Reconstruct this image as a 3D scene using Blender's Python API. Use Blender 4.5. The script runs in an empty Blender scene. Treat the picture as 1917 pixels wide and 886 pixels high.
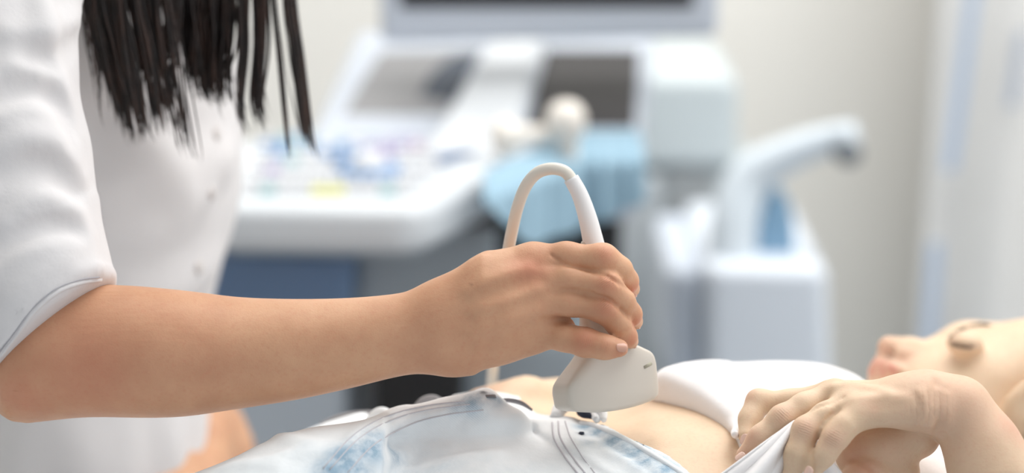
import bpy, math, random
import numpy as np
from mathutils import Vector, Matrix

random.seed(7); rng = np.random.default_rng(7)
SC = bpy.context.scene
COL = SC.collection
# ------------------------------------------------------------------ camera, world, lights, exposure
F_PX = 70.0 / 36.0 * 1917.0
PITCH = math.radians(16.0)
CAM = np.array([0.0, 0.0, 1.37])
DF = 1.136
cd = bpy.data.cameras.new('camera'); cam = bpy.data.objects.new('camera', cd); COL.objects.link(cam)
cam.location = CAM.tolist(); cam.rotation_euler = (math.pi / 2 - PITCH, 0, 0)
cd.lens = 70.0; cd.sensor_width = 36.0; cd.sensor_fit = 'HORIZONTAL'; cd.clip_start = 0.05
cd.dof.use_dof = True; cd.dof.focus_distance = DF; cd.dof.aperture_fstop = 2.7; cd.dof.aperture_blades = 0
SC.camera = cam
SC.view_settings.view_transform = 'Standard'; SC.view_settings.look = 'None'
SC.view_settings.gamma = 1.0; SC.view_settings.use_curve_mapping = False
SC.view_settings.exposure = 0.0
w = bpy.data.worlds.new('World'); SC.world = w; w.use_nodes = True
w.node_tree.nodes['Background'].inputs[0].default_value = (0.93, 0.97, 1.0, 1)
w.node_tree.nodes['Background'].inputs[1].default_value = 0.60

def area(name, loc, target, size, power, col=(1, 1, 1)):
    l = bpy.data.lights.new(name, 'AREA'); l.shape = 'RECTANGLE'; l.size, l.size_y = size
    l.energy = power; l.color = col
    o = bpy.data.objects.new(name, l); COL.objects.link(o); o.location = loc
    o.rotation_euler = (Vector(target) - Vector(loc)).to_track_quat('-Z', 'Y').to_euler()
    return o
area('ceiling_panel_light', (0.5, 1.5, 2.62), (0.35, 1.35, 0.0), (1.7, 1.3), 27.0, (1.0, 0.985, 0.96))
area('ceiling_panel_light', (0.5, 2.55, 2.62), (0.6, 3.1, 0), (4.0, 0.5), 60.0, (1.0, 0.985, 0.96))
area('window_light', (2.3, 0.4, 1.9), (0.3, 1.2, 0.95), (1.4, 1.4), 13.0, (0.97, 0.99, 1.0))

# ------------------------------------------------------------------ helpers: image frame -> place
SP, CP = math.sin(PITCH), math.cos(PITCH)
RIGHT = np.array([1.0, 0, 0]); UP = np.array([0, SP, CP]); FWD = np.array([0, CP, -SP])
def P(px, py, d):
    return CAM + RIGHT * ((px - 958.5) / F_PX * d) + UP * ((443.0 - py) / F_PX * d) + FWD * d
def proj(p):
    q = np.asarray(p) - CAM; d = q @ FWD
    return 958.5 + (q @ RIGHT) / d * F_PX, 443.0 - (q @ UP) / d * F_PX, d
def mm(rpx, d=1.156): return rpx * d / F_PX
def V3(a): return Vector((float(a[0]), float(a[1]), float(a[2])))

def tag(o, label=None, cat=None, group=None, kind=None):
    if label: o['label'] = label
    if cat: o['category'] = cat
    if group: o['group'] = group
    if kind: o['kind'] = kind
    return o
def empty(name, loc, label, cat, group=None):
    o = bpy.data.objects.new(name, None); COL.objects.link(o); o.location = tuple(float(c) for c in loc)
    o.empty_display_size = 0.05
    return tag(o, label, cat, group)
def link_mesh(name, me, mat=None, parent=None, smooth=True):
    o = bpy.data.objects.new(name, me); COL.objects.link(o)
    if mat is not None:
        for m in (mat if isinstance(mat, (list, tuple)) else [mat]): me.materials.append(m)
    if smooth: me.polygons.foreach_set('use_smooth', [True] * len(me.polygons))
    if parent is not None:
        o.parent = parent
        M = Matrix.Translation(parent.location) if parent.type == 'EMPTY' else Matrix.Identity(4)
        o.matrix_parent_inverse = M.inverted()
    return o
def np_mesh(name, V, Q, mat=None, parent=None, smooth=True):
    me = bpy.data.meshes.new(name)
    V = np.asarray(V, np.float32); Q = np.asarray(Q, np.int32)
    me.vertices.add(len(V)); me.vertices.foreach_set('co', V.ravel())
    n = Q.shape[1]
    me.loops.add(Q.size); me.loops.foreach_set('vertex_index', Q.ravel())
    me.polygons.add(len(Q)); me.polygons.foreach_set('loop_start', np.arange(0, Q.size, n, dtype=np.int32))
    me.polygons.foreach_set('loop_total', np.full(len(Q), n, np.int32))
    me.update(calc_edges=True); me.validate()
    return link_mesh(name, me, mat, parent, smooth)

# ------------------------------------------------------------------ distance fields
def catmull(ts, vals, n=12):
    ts = np.asarray(ts, float); vals = np.asarray(vals, float)
    out_t = []; out_v = []
    for i in range(len(ts) - 1):
        p1, p2 = vals[i], vals[i + 1]
        dt = ts[i + 1] - ts[i]
        m1 = (vals[i + 1] - vals[i - 1]) / (ts[i + 1] - ts[i - 1]) * dt if i > 0 else (p2 - p1)
        m2 = (vals[i + 2] - vals[i]) / (ts[i + 2] - ts[i]) * dt if i + 2 < len(ts) else (p2 - p1)
        for k in range(n):
            s = k / n; s2, s3 = s * s, s ** 3
            out_t.append(ts[i] + dt * s)
            out_v.append((2*s3-3*s2+1)*p1 + (s3-2*s2+s)*m1 + (-2*s3+3*s2)*p2 + (s3-s2)*m2)
    out_t.append(ts[-1]); out_v.append(vals[-1])
    return np.array(out_t), np.array(out_v)
def spline_pts(pts, n=8):
    pts = np.asarray(pts, float)
    return catmull(np.arange(len(pts)), pts, n)[1]
def smin(a, b, k):
    if k <= 0: return np.minimum(a, b)
    h = np.maximum(k - np.abs(a - b), 0) / k
    return np.minimum(a, b) - h * h * k * 0.25
def smax(a, b, k): return -smin(-a, -b, k)

class Cone:
    def __init__(s, a, b, ra, rb): s.a, s.b, s.ra, s.rb = np.asarray(a, float), np.asarray(b, float), ra, rb
    def bbox(s):
        r = max(s.ra, s.rb); return np.minimum(s.a, s.b) - r, np.maximum(s.a, s.b) + r
    def __call__(s, X, Y, Z):
        ab = s.b - s.a; L = max(ab @ ab, 1e-12)
        t = np.clip(((X - s.a[0]) * ab[0] + (Y - s.a[1]) * ab[1] + (Z - s.a[2]) * ab[2]) / L, 0, 1)
        dx = X - s.a[0] - t * ab[0]; dy = Y - s.a[1] - t * ab[1]; dz = Z - s.a[2] - t * ab[2]
        return np.sqrt(dx * dx + dy * dy + dz * dz) - (s.ra + (s.rb - s.ra) * t)
class Ell:
    def __init__(s, c, r, rot=None):     # rot rows = local axes
        s.c, s.r = np.asarray(c, float), np.asarray(r, float); s.R = np.eye(3) if rot is None else np.asarray(rot, float)
    def bbox(s):
        m = max(s.r) if not np.allclose(s.R, np.eye(3)) else s.r
        return s.c - m, s.c + m
    def __call__(s, X, Y, Z):
        x, y, z = X - s.c[0], Y - s.c[1], Z - s.c[2]; q = []
        for i in range(3): q.append(s.R[i, 0] * x + s.R[i, 1] * y + s.R[i, 2] * z)
        k0 = np.sqrt(sum((q[i] / s.r[i]) ** 2 for i in range(3))); k1 = np.sqrt(sum((q[i] / s.r[i] ** 2) ** 2 for i in range(3))) + 1e-9
        return k0 * (k0 - 1) / k1
class Loft:
    """elliptical sections along an axis (0 = x, 2 = z); rows: t, c1, c2, r1, r2 (the other two axes in order)"""
    def __init__(s, rows, axis=0, grow=0.0, power=2.0):
        rows = np.array(sorted([list(map(float, r)) for r in rows])); s.ax = axis; s.pw = power
        s.t, s.v = catmull(rows[:, 0], rows[:, 1:]); s.v = s.v.copy(); s.v[:, 2:] += grow
    def bbox(s):
        o = [i for i in range(3) if i != s.ax]; lo = np.zeros(3); hi = np.zeros(3)
        lo[s.ax], hi[s.ax] = s.t[0] - .01, s.t[-1] + .01
        for j, a in enumerate(o):
            lo[a] = (s.v[:, j] - s.v[:, 2 + j]).min(); hi[a] = (s.v[:, j] + s.v[:, 2 + j]).max()
        return lo, hi
    def __call__(s, X, Y, Z):
        C = [X, Y, Z]; T = C[s.ax]; o = [C[i] for i in range(3) if i != s.ax]
        c1, c2, r1, r2 = (np.interp(T, s.t, s.v[:, j]) for j in range(4))
        p = s.pw
        q = (np.abs((o[0] - c1) / r1) ** p + np.abs((o[1] - c2) / r2) ** p) ** (1 / p)
        d = (q - 1) * np.minimum(r1, r2)
        return np.maximum(d, np.maximum(s.t[0] - T, T - s.t[-1]))

def axis_grid(lo, hi, fines, coarse, growth=1.18):
    """grid lines: fines = [(a, b, step)], elsewhere growing up to coarse"""
    fines = sorted(fines); pts = []
    x = lo
    def step_at(x):
        s = coarse
        for a, b, h in fines:
            dist = max(a - x, x - b, 0.0)
            s = min(s, h + dist * (growth - 1) )
        return s
    while x < hi: pts.append(x); x += step_at(x)
    pts.append(hi)
    return np.array(pts, np.float32)

class Field:
    def __init__(s, xs, ys, zs):
        s.g = [xs, ys, zs]; s.F = np.full((len(xs), len(ys), len(zs)), 0.2, np.float32)
    def sl(s, lo, hi, m):
        out = []
        for g, a, b in zip(s.g, lo, hi):
            i = max(np.searchsorted(g, a - m) - 2, 0); j = min(np.searchsorted(g, b + m) + 2, len(g)); out.append(slice(i, max(j, i + 1)))
        return tuple(out)
    def co(s, S):
        return s.g[0][S[0]][:, None, None], s.g[1][S[1]][None, :, None], s.g[2][S[2]][None, None, :]
    def add(s, prims, k=0.0, kin=0.0, m=0.012):
        if not isinstance(prims, (list, tuple)): prims = [prims]
        bb = [p.bbox() for p in prims]; lo = np.min([b[0] for b in bb], 0); hi = np.max([b[1] for b in bb], 0)
        S = s.sl(lo, hi, m + k); c = s.co(S); f = None
        for p in prims:
            v = p(*c).astype(np.float32); f = v if f is None else smin(f, v, kin)
        s.F[S] = smin(s.F[S], f, k); return s
    def carve(s, prims, k=0.0, kin=0.0):
        if not isinstance(prims, (list, tuple)): prims = [prims]
        bb = [p.bbox() for p in prims]; lo = np.min([b[0] for b in bb], 0); hi = np.max([b[1] for b in bb], 0)
        S = s.sl(lo, hi, 0.01 + k); c = s.co(S); f = None
        for p in prims:
            v = p(*c).astype(np.float32); f = v if f is None else smin(f, v, kin)
        s.F[S] = smax(s.F[S], -f, k); return s
    def clip(s, fn, k=0.0):
        S = (slice(None),) * 3; s.F = smax(s.F, np.broadcast_to(fn(*s.co(S)), s.F.shape).astype(np.float32), k).astype(np.float32); return s
    def warp(s, fn):
        s.F = (s.F + fn(*s.co((slice(None),) * 3))).astype(np.float32); return s
    def sample(s, Q):
        Q = np.asarray(Q, float); idx = []; fr = []
        for a in range(3):
            g = s.g[a]; i = np.clip(np.searchsorted(g, Q[:, a]) - 1, 0, len(g) - 2); idx.append(i)
            fr.append(np.clip((Q[:, a] - g[i]) / (g[i + 1] - g[i]), 0, 1))
        v = 0
        for a in (0, 1):
            for b in (0, 1):
                for c in (0, 1):
                    wt = (fr[0] if a else 1 - fr[0]) * (fr[1] if b else 1 - fr[1]) * (fr[2] if c else 1 - fr[2])
                    v = v + wt * s.F[idx[0] + a, idx[1] + b, idx[2] + c]
        return v
    def hit(s, px, py, d0=0.95, d1=1.7, lift=0.0):
        """point where the sight line through a spot of the photograph meets the surface"""
        ds = np.arange(d0, d1, 0.0006); base = P(px, py, 1.0) - CAM
        v = s.sample(CAM + base * ds[:, None]); n = np.nonzero(v < 0)[0]
        if len(n) == 0: n = [int(np.argmin(v))]
        p = CAM + base * ds[n[0]]
        return p + s.normal(p) * lift if lift else p
    def normal(s, p, h=0.0012):
        p = np.asarray(p, float); E = np.eye(3) * h
        v = s.sample(np.array([p + E[0], p - E[0], p + E[1], p - E[1], p + E[2], p - E[2]]))
        n = np.array([v[0] - v[1], v[2] - v[3], v[4] - v[5]]); return n / (np.linalg.norm(n) + 1e-9)
    def ridge(s, pts, r, k=0.012, sink=0.55, n=4, taper=True, d0=0.95, d1=1.7):
        """a soft fold laid over the surface along a drawn line"""
        line = spline_pts([s.hit(x, y, d0, d1) for x, y in pts], n); rr = []
        L = len(line)
        for i in range(L):
            t = i / (L - 1); rr.append(r * ((math.sin(math.pi * min(max(t, 0.04), 0.96))) ** 0.5 if taper else 1))
        nn = [s.normal(p) for p in line]
        line = [p - q * (r * sink) for p, q in zip(line, nn)]
        s.add([Cone(line[i], line[i + 1], rr[i], rr[i + 1]) for i in range(L - 1)], k=k); return s
    def groove(s, pts, r, k=0.006, n=4, lift=0.5, d0=0.95, d1=1.7):
        line = spline_pts([s.hit(x, y, d0, d1) for x, y in pts], n); L = len(line)
        rr = [r * (math.sin(math.pi * min(max(i / (L - 1), 0.08), 0.92))) ** 0.6 for i in range(L)]
        line = [p + s.normal(p) * (r * lift) for p in line]
        s.carve([Cone(line[i], line[i + 1], rr[i], rr[i + 1]) for i in range(L - 1)], k=k); return s
    def nets(s, smooth=1):
        F = s.F; S = F < 0; nx, ny, nz = F.shape
        c = np.zeros((nx - 1, ny - 1, nz - 1), np.int8)
        for a in (0, 1):
            for b in (0, 1):
                for d in (0, 1): c += S[a:nx - 1 + a, b:ny - 1 + b, d:nz - 1 + d]
        act = (c > 0) & (c < 8); I, J, K = np.nonzero(act); N = len(I)
        imap = np.full(act.shape, -1, np.int32); imap[I, J, K] = np.arange(N)
        acc = np.zeros((N, 3)); cnt = np.zeros(N)
        corners = [(a, b, d) for a in (0, 1) for b in (0, 1) for d in (0, 1)]
        val = {q: F[I + q[0], J + q[1], K + q[2]].astype(float) for q in corners}
        pos = {q: np.stack([s.g[0][I + q[0]], s.g[1][J + q[1]], s.g[2][K + q[2]]], 1).astype(float) for q in corners}
        for q in corners:
            for ax in range(3):
                if q[ax] == 0:
                    r = list(q); r[ax] = 1; r = tuple(r); va, vb = val[q], val[r]; m = (va < 0) != (vb < 0)
                    t = np.where(m, va / np.where(m, va - vb, 1), 0)[:, None]
                    acc += np.where(m[:, None], pos[q] + (pos[r] - pos[q]) * t, 0); cnt += m
        V = acc / cnt[:, None]; Qs = []
        for ax in range(3):
            sl0 = [slice(1, -1)] * 3; sl0[ax] = slice(0, -1); sl1 = [slice(1, -1)] * 3; sl1[ax] = slice(1, None)
            A, B = S[tuple(sl0)], S[tuple(sl1)]; i, j, k = np.nonzero(A != B)
            inside = A[i, j, k]; g = [i, j, k]
            g = [g[m] + (0 if m == ax else 1) for m in range(3)]
            u, v = [(1, 2), (2, 0), (0, 1)][ax]
            def cell(du, dv):
                h = [x.copy() for x in g]; h[u] -= du; h[v] -= dv; return imap[h[0], h[1], h[2]]
            q = np.stack([cell(1, 1), cell(0, 1), cell(0, 0), cell(1, 0)], 1)
            q = np.where(inside[:, None], q, q[:, ::-1]); Qs.append(q)
        Q = np.concatenate(Qs); Q = Q[(Q >= 0).all(1)]
        for _ in range(smooth):
            a = np.zeros_like(V); n = np.zeros(len(V))
            for e in range(4):
                i0, i1 = Q[:, e], Q[:, (e + 1) % 4]
                for d in range(3):
                    a[:, d] += np.bincount(i0, V[i1, d], len(V)) + np.bincount(i1, V[i0, d], len(V))
                n += np.bincount(i0, minlength=len(V)) + np.bincount(i1, minlength=len(V))
            V = V * 0.4 + 0.6 * a / np.maximum(n, 1)[:, None]
        return V, Q
def set_attr(o, name, vals):
    a = o.data.attributes.new(name, 'FLOAT', 'POINT'); a.data.foreach_set('value', np.asarray(vals, np.float32))
def spots(V, items):
    """weights of round marks: items = (point, radius, strength)"""
    w_ = np.zeros(len(V))
    for c, r, s_ in items: w_ = np.maximum(w_, s_ * np.exp(-((V - c) ** 2).sum(1) / (r * r)))
    return w_
def chain(pts, radii):
    return [Cone(pts[i], pts[i + 1], radii[i], radii[i + 1]) for i in range(len(pts) - 1)]
def pchain(rows):           # rows: px, py, d, r_px
    return chain([P(a, b, d) for a, b, d, r in rows], [mm(r, d) for a, b, d, r in rows])

# ------------------------------------------------------------------ plain mesh builders
def tube(name, pts, radii, mat, parent=None, seg=16, n=8, flat=1.0, cap=True):
    pts = np.asarray(pts, float); radii = np.asarray(radii if hasattr(radii, '__len__') else [radii] * len(pts), float)
    if n > 1:
        A = catmull(np.arange(len(pts)), np.hstack([pts, radii[:, None]]), n)[1]; pts, radii = A[:, :3], A[:, 3]
    V, Q, T = tube_geo(pts, radii, seg, flat)
    return poly_mesh(name, V, Q + (T if cap else []), mat, parent)
def tube_geo(pts, radii, seg=12, flat=1.0, off=0):
    V = []; Q = []; T = []; n = len(pts)
    tan = np.gradient(pts, axis=0); tan /= np.linalg.norm(tan, axis=1)[:, None] + 1e-12
    ref = np.array([0, 1.0, 0]) if abs(tan[0][1]) < 0.8 else np.array([1.0, 0, 0])
    for i in range(n):
        u = ref - tan[i] * (ref @ tan[i]); u /= np.linalg.norm(u); ref = u; v = np.cross(tan[i], u)
        for k in range(seg):
            a = 2 * math.pi * k / seg; V.append(pts[i] + radii[i] * (u * math.cos(a) * flat + v * math.sin(a)))
    for i in range(n - 1):
        for k in range(seg):
            a, b = off + i * seg + k, off + i * seg + (k + 1) % seg; Q.append((a, b, b + seg, a + seg))
    T = [tuple(off + k for k in range(seg))[::-1], tuple(off + (n - 1) * seg + k for k in range(seg))]
    return V, Q, T
def poly_mesh(name, V, faces, mat, parent=None, smooth=True, bevel=0.0):
    me = bpy.data.meshes.new(name); me.from_pydata([tuple(map(float, v)) for v in V], [], faces); me.update()
    o = link_mesh(name, me, mat, parent, smooth)
    if bevel:
        b = o.modifiers.new('b', 'BEVEL'); b.width = bevel; b.segments = 4; b.limit_method = 'ANGLE'
        wn = o.modifiers.new('wn', 'WEIGHTED_NORMAL'); wn.keep_sharp = True
    return o

# ------------------------------------------------------------------ materials
def srgb(r, g, b):
    f = lambda c: (c / 255 / 12.92) if c / 255 <= 0.04045 else ((c / 255 + 0.055) / 1.055) ** 2.4
    return (f(r), f(g), f(b), 1)
class NT:
    def __init__(s, name):
        s.m = bpy.data.materials.new(name); s.m.use_nodes = True; s.t = s.m.node_tree
        s.b = s.t.nodes['Principled BSDF']
    def n(s, ty, **kw):
        o = s.t.nodes.new(ty)
        for k, v in kw.items(): setattr(o, k, v)
        return o
    def l(s, a, b): s.t.links.new(a, b)
    def pos(s):
        if not hasattr(s, '_p'): s._p = s.n('ShaderNodeNewGeometry').outputs['Position']
        return s._p
    def noise(s, scale, detail=3, rough=0.55, stretch=None):
        src = s.pos()
        if stretch:
            mp = s.n('ShaderNodeMapping'); mp.inputs['Scale'].default_value = stretch; s.l(src, mp.inputs['Vector']); src = mp.outputs[0]
        o = s.n('ShaderNodeTexNoise'); o.inputs['Scale'].default_value = scale; o.inputs['Detail'].default_value = detail
        o.inputs['Roughness'].default_value = rough; s.l(src, o.inputs['Vector']); return o.outputs['Fac']
    def ramp(s, fac, a, b, c0=(0, 0, 0, 1), c1=(1, 1, 1, 1)):
        r = s.n('ShaderNodeValToRGB'); e = r.color_ramp.elements; e[0].position, e[1].position = a, b; e[0].color, e[1].color = c0, c1
        s.l(fac, r.inputs[0]); return r.outputs[0]
    def mix(s, fac, a, b, mode='MIX'):
        m = s.n('ShaderNodeMix', data_type='RGBA', blend_type=mode)
        for i, v in ((0, fac), (6, a), (7, b)):
            if hasattr(v, 'links'): s.l(v, m.inputs[i])
            else: m.inputs[i].default_value = v
        return m.outputs[2]
    def math(s, op, a, b=None):
        m = s.n('ShaderNodeMath', operation=op)
        for i, v in enumerate((a, b)):
            if v is None: continue
            if hasattr(v, 'links'): s.l(v, m.inputs[i])
            else: m.inputs[i].default_value = v
        return m.outputs[0]
    def attr(s, name):
        return s.n('ShaderNodeAttribute', attribute_name=name).outputs['Fac']
    def bump(s, h, dist, strength=1.0):
        b = s.n('ShaderNodeBump'); b.inputs['Distance'].default_value = dist; b.inputs['Strength'].default_value = strength
        s.l(h, b.inputs['Height'])
        if s.b.inputs['Normal'].links: s.l(s.b.inputs['Normal'].links[0].from_socket, b.inputs['Normal'])
        s.l(b.outputs[0], s.b.inputs['Normal'])
    def set(s, **kw):
        for k, v in kw.items():
            i = s.b.inputs[k.replace('_', ' ')]
            if hasattr(v, 'links'): s.l(v, i)
            else: i.default_value = v
        return s
def plain(name, rgb, rough=0.5, spec=0.5, metal=0.0, var=0.03, vscale=9.0, coat=0.0, bumpd=0.0, bscale=200):
    t = NT(name); c = srgb(*rgb); f = t.noise(vscale, 2)
    d = tuple(x * (1 - var * 2) for x in c[:3]) + (1,)
    t.set(Base_Color=t.mix(f, d, c), Roughness=rough, Specular_IOR_Level=spec, Metallic=metal, Coat_Weight=coat)
    if bumpd: t.bump(t.noise(bscale, 3), bumpd)
    return t.m
def skin_mat(name, base, red, deep, wrinkles=(), sss=0.12):
    t = NT(name)
    n1 = t.noise(34, 4); n2 = t.noise(420, 2)
    c = t.mix(t.ramp(n1, .35, .7), srgb(*base), srgb(*deep))
    c = t.mix(t.math('MULTIPLY', t.ramp(n2, .52, .7), 0.14), c, srgb(*red))
    c = t.mix(t.attr('red'), c, srgb(*red))
    c = t.mix(t.attr('dark'), c, srgb(108, 60, 44))
    t.set(Base_Color=c, Roughness=0.52, Specular_IOR_Level=0.38, Subsurface_Weight=sss, Subsurface_Scale=0.006, Subsurface_Radius=(1.0, 0.35, 0.18))
    vor = t.n('ShaderNodeTexVoronoi'); vor.inputs['Scale'].default_value = 900; t.l(t.pos(), vor.inputs['Vector'])
    t.bump(vor.outputs['Distance'], 0.00006, 0.8)
    t.bump(t.noise(160, 3), 0.0002, 0.5)
    h = None
    for c0, ax, R, freq, amp in wrinkles:
        s1 = t.n('ShaderNodeVectorMath', operation='SUBTRACT'); t.l(t.pos(), s1.inputs[0]); s1.inputs[1].default_value = tuple(map(float, c0))
        dt = t.n('ShaderNodeVectorMath', operation='DOT_PRODUCT'); t.l(s1.outputs[0], dt.inputs[0]); dt.inputs[1].default_value = tuple(map(float, ax))
        ln = t.n('ShaderNodeVectorMath', operation='LENGTH'); t.l(s1.outputs[0], ln.inputs[0])
        ph = t.math('ADD', t.math('MULTIPLY', dt.outputs['Value'], freq), t.math('MULTIPLY', t.noise(260, 2), 2.6))
        wv = t.math('POWER', t.math('ABSOLUTE', t.math('SINE', ph)), 0.5)
        g = t.math('MAXIMUM', t.math('SUBTRACT', 1.0, t.math('DIVIDE', ln.outputs['Value'], R)), 0.0)
        g = t.math('MULTIPLY', t.math('MULTIPLY', g, wv), amp)
        h = g if h is None else t.math('ADD', h, g)
    if h is not None: t.bump(h, 0.001, 1.0)
    return t.m
def cloth_mat(name, rgb, weave=2600.0, rough=0.85, bumpd=0.00004, var=0.03):
    t = NT(name); c = srgb(*rgb); d = tuple(x * (1 - var * 2) for x in c[:3]) + (1,)
    t.set(Base_Color=t.mix(t.noise(26, 3), d, c), Roughness=rough, Specular_IOR_Level=0.2, Sheen_Weight=0.15, Subsurface_Weight=0.0)
    w1 = t.n('ShaderNodeTexWave'); w1.inputs['Scale'].default_value = weave / 5; w1.bands_direction = 'DIAGONAL'; t.l(t.pos(), w1.inputs['Vector'])
    t.bump(w1.outputs['Fac'], bumpd, 0.6); t.bump(t.noise(70, 4), 0.0012, 0.5)
    return t.m

# ------------------------------------------------------------------ the room
def quad_box(name, lo, hi, mat, parent=None, bevel=0.0):
    x0, y0, z0 = lo; x1, y1, z1 = hi
    V = [(x0,y0,z0),(x1,y0,z0),(x1,y1,z0),(x0,y1,z0),(x0,y0,z1),(x1,y0,z1),(x1,y1,z1),(x0,y1,z1)]
    Fc = [(0,3,2,1),(4,5,6,7),(0,1,5,4),(1,2,6,5),(2,3,7,6),(3,0,4,7)]
    return poly_mesh(name, V, Fc, mat, parent, smooth=bevel > 0, bevel=bevel)
M_wall = plain('wall_paint', (240, 237, 231), 0.75, 0.2, var=0.01, vscale=1.5, bumpd=0.0004, bscale=90)
M_ceil = plain('ceiling_paint', (240, 240, 238), 0.8, 0.2)
M_floor = plain('vinyl_floor', (176, 182, 188), 0.4, 0.5, var=0.05, vscale=14)
WY = 3.3
for nm, lo, hi, m in (('floor', (-2.6, -0.6, -0.05), (2.9, WY, 0), M_floor), ('ceiling', (-2.6, -0.6, 2.7), (2.9, WY, 2.75), M_ceil),
                      ('wall_back', (-2.6, WY, 0), (2.9, WY + .1, 2.7), M_wall), ('wall_left', (-2.7, -0.6, 0), (-2.6, WY, 2.7), M_wall)):
    quad_box(nm, lo, hi, m)['kind'] = 'structure'
# right wall has a big window opening: below, above, beside
for i, (lo, hi) in enumerate((((2.9, -0.6, 0), (3.0, WY, 0.9)), ((2.9, -0.6, 2.5), (3.0, WY, 2.7)), ((2.9, 2.2, 0.9), (3.0, WY, 2.5)))):
    quad_box('wall_right', lo, hi, M_wall)['kind'] = 'structure'
b = quad_box('baseboard_back', (-2.6, WY - .015, 0), (2.9, WY, 0.08), M_ceil); b['kind'] = 'structure'

# ------------------------------------------------------------------ the practitioner
pr = empty('person', (-0.28, 1.48, 0.0), 'standing person in white rolled-sleeve coat with long dark hair, gripping the white probe', 'person')
D = 1.156
H = axis_grid
hx0, hx1 = P(940, 500, D)[0], P(1215, 500, D)[0]
F1 = Field(H(-0.47, 0.10, [(hx0, hx1, .0008), (-0.02, 0.0, .0016)], .010, 1.07),
           H(0.98, 1.90, [(1.085, 1.165, .0009)], .012, 1.09),
           H(0.0, 1.78, [(P(0, 672, D)[2] , P(0, 450, D)[2], .0008)], .016, 1.07))
# forearm as elliptical sections along x
rows = []
for px, top, bot, d, ry in ((30, 640, 764, 1.156, 30), (60, 590, 769, 1.156, 36), (110, 556, 773, 1.155, 39), (200, 538, 777, 1.153, 40), (330, 546, 778, 1.150, 38), (450, 560, 762, 1.149, 34), (560, 563, 745, 1.148, 30.5),
                            (660, 560, 724, 1.148, 26.5), (740, 552, 705, 1.147, 23), (800, 541, 696, 1.145, 20), (845, 531, 695, 1.143, 17.5), (880, 520, 690, 1.142, 15)):
    c = P(px, (top + bot) / 2, d); r = mm((bot - top) / 2, d) / CP * 0.985
    rows.append((c[0], c[1], c[2], ry / 1000, r))
forearm = Loft(rows, 0)
F1.add(forearm)
F1.add(pchain([(62, 684, 1.163, 82), (38, 728, 1.162, 36)]), k=0.015)
F1.add(Ell(P(40, 736, 1.158), (0.0115, 0.015, 0.0110)), k=0.012)          # elbow point
F1.add(pchain([(75, 655, 1.163, 112), (20, 400, 1.178, 116), (-10, 0, 1.20, 115), (60, -260, 1.27, 130)]), k=0.02)  # upper arm
# palm: four metacarpals and the heel
palm = pchain([(840, 575, 1.143, 38), (930, 520, 1.141, 42), (1000, 492, 1.141, 31)]) + \
       pchain([(840, 600, 1.141, 44), (930, 548, 1.137, 44), (1003, 527, 1.136, 33)]) + \
       pchain([(840, 630, 1.142, 46), (930, 590, 1.139, 46), (1000, 570, 1.139, 33)]) + \
       pchain([(840, 636, 1.146, 40), (930, 622, 1.145, 46), (1000, 618, 1.146, 34)])
F1.add(palm, k=0.016, kin=0.012)
F1.add(pchain([(860, 655, 1.148, 34), (930, 648, 1.148, 30), (985, 632, 1.147, 28)]), k=.01)
F1.add(pchain([(850, 600, 1.150, 50), (960, 560, 1.165, 62), (1010, 520, 1.172, 40)]), k=0.02)   # thenar mass, behind
fi = {'index': [(1000, 488, 1.139, 29), (1060, 480, 1.136, 24), (1128, 485, 1.133, 25.5), (1158, 506, 1.138, 23), (1172, 526, 1.147, 20), (1181, 541, 1.162, 17)],
      'middle': [(985, 530, 1.137, 31), (1060, 521, 1.132, 24), (1136, 537, 1.128, 25), (1164, 565, 1.134, 22), (1180, 588, 1.143, 18.5), (1188, 602, 1.156, 16)],
      'ring': [(990, 572, 1.139, 31), (1060, 567, 1.133, 23.5), (1132, 580, 1.128, 23), (1159, 609, 1.133, 20.5), (1172, 630, 1.140, 17.5), (1181, 639, 1.151, 14.5)],
      'little': [(985, 620, 1.147, 31), (1060, 632, 1.135, 24), (1096, 642, 1.129, 23.5), (1132, 650, 1.124, 20.5), (1160, 652, 1.123, 17)]}
cut = [pchain(v[1:]) for v in fi.values()]
fing = [c for v in fi.values() for c in pchain(v)]
FF = Field(*F1.g)
for v in fi.values(): FF.add(pchain(v), k=0.0004, kin=0.006)
S = FF.sl(*(np.minimum.reduce([c.bbox()[0] for c in fing]), np.maximum.reduce([c.bbox()[1] for c in fing])), 0.01)
F1.F[S] = smin(F1.F[S], FF.F[S], 0.006)
F1.add(pchain([(1035, 604, 1.140, 17), (1066, 606, 1.138, 9)]), k=.005)
F1.add(pchain([(960, 545, 1.175, 50), (1040, 545, 1.186, 33), (1100, 560, 1.190, 30), (1150, 600, 1.186, 25)]), k=0.008, kin=0.004)    # thumb behind the grip
# finger joints, knuckles, tendons
for x, y, d, r, a in ((1133, 484, 1.131, 14, 1), (1139, 535, 1.125, 13, 1), (1136, 576, 1.125, 13, 1), (1098, 640, 1.125, 12, 1)):
    F1.add(Ell(P(x, y, d + .0042), (mm(15), mm(12), mm(14))), k=0.007)
for x, y, d, r in ((990, 503, 1.142, 27), (1005, 540, 1.138, 20), (1000, 580, 1.141, 20), (985, 612, 1.147, 20)):
    F1.add(Ell(P(x, y, d), (mm(30), mm(24), mm(r))), k=0.014)
F1.ridge([(880, 545), (930, 527), (985, 503)], 0.0032, 0.008, sink=.75)
F1.ridge([(890, 585), (950, 560), (1003, 540)], 0.0022, 0.008, sink=.85)
F1.ridge([(880, 622), (950, 600), (1000, 582)], 0.0016, 0.008, sink=.9)
F1.groove([(905, 552), (960, 535), (1010, 527)], 0.004, 0.006, lift=.75)
F1.groove([(1020, 598), (1050, 599), (1080, 606)], 0.0016, 0.004, lift=.2)
F1.groove([(1032, 478), (1060, 497), (1095, 505), (1130, 514), (1160, 531), (1182, 545)], 0.0013, 0.0015, lift=-.1)
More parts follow.
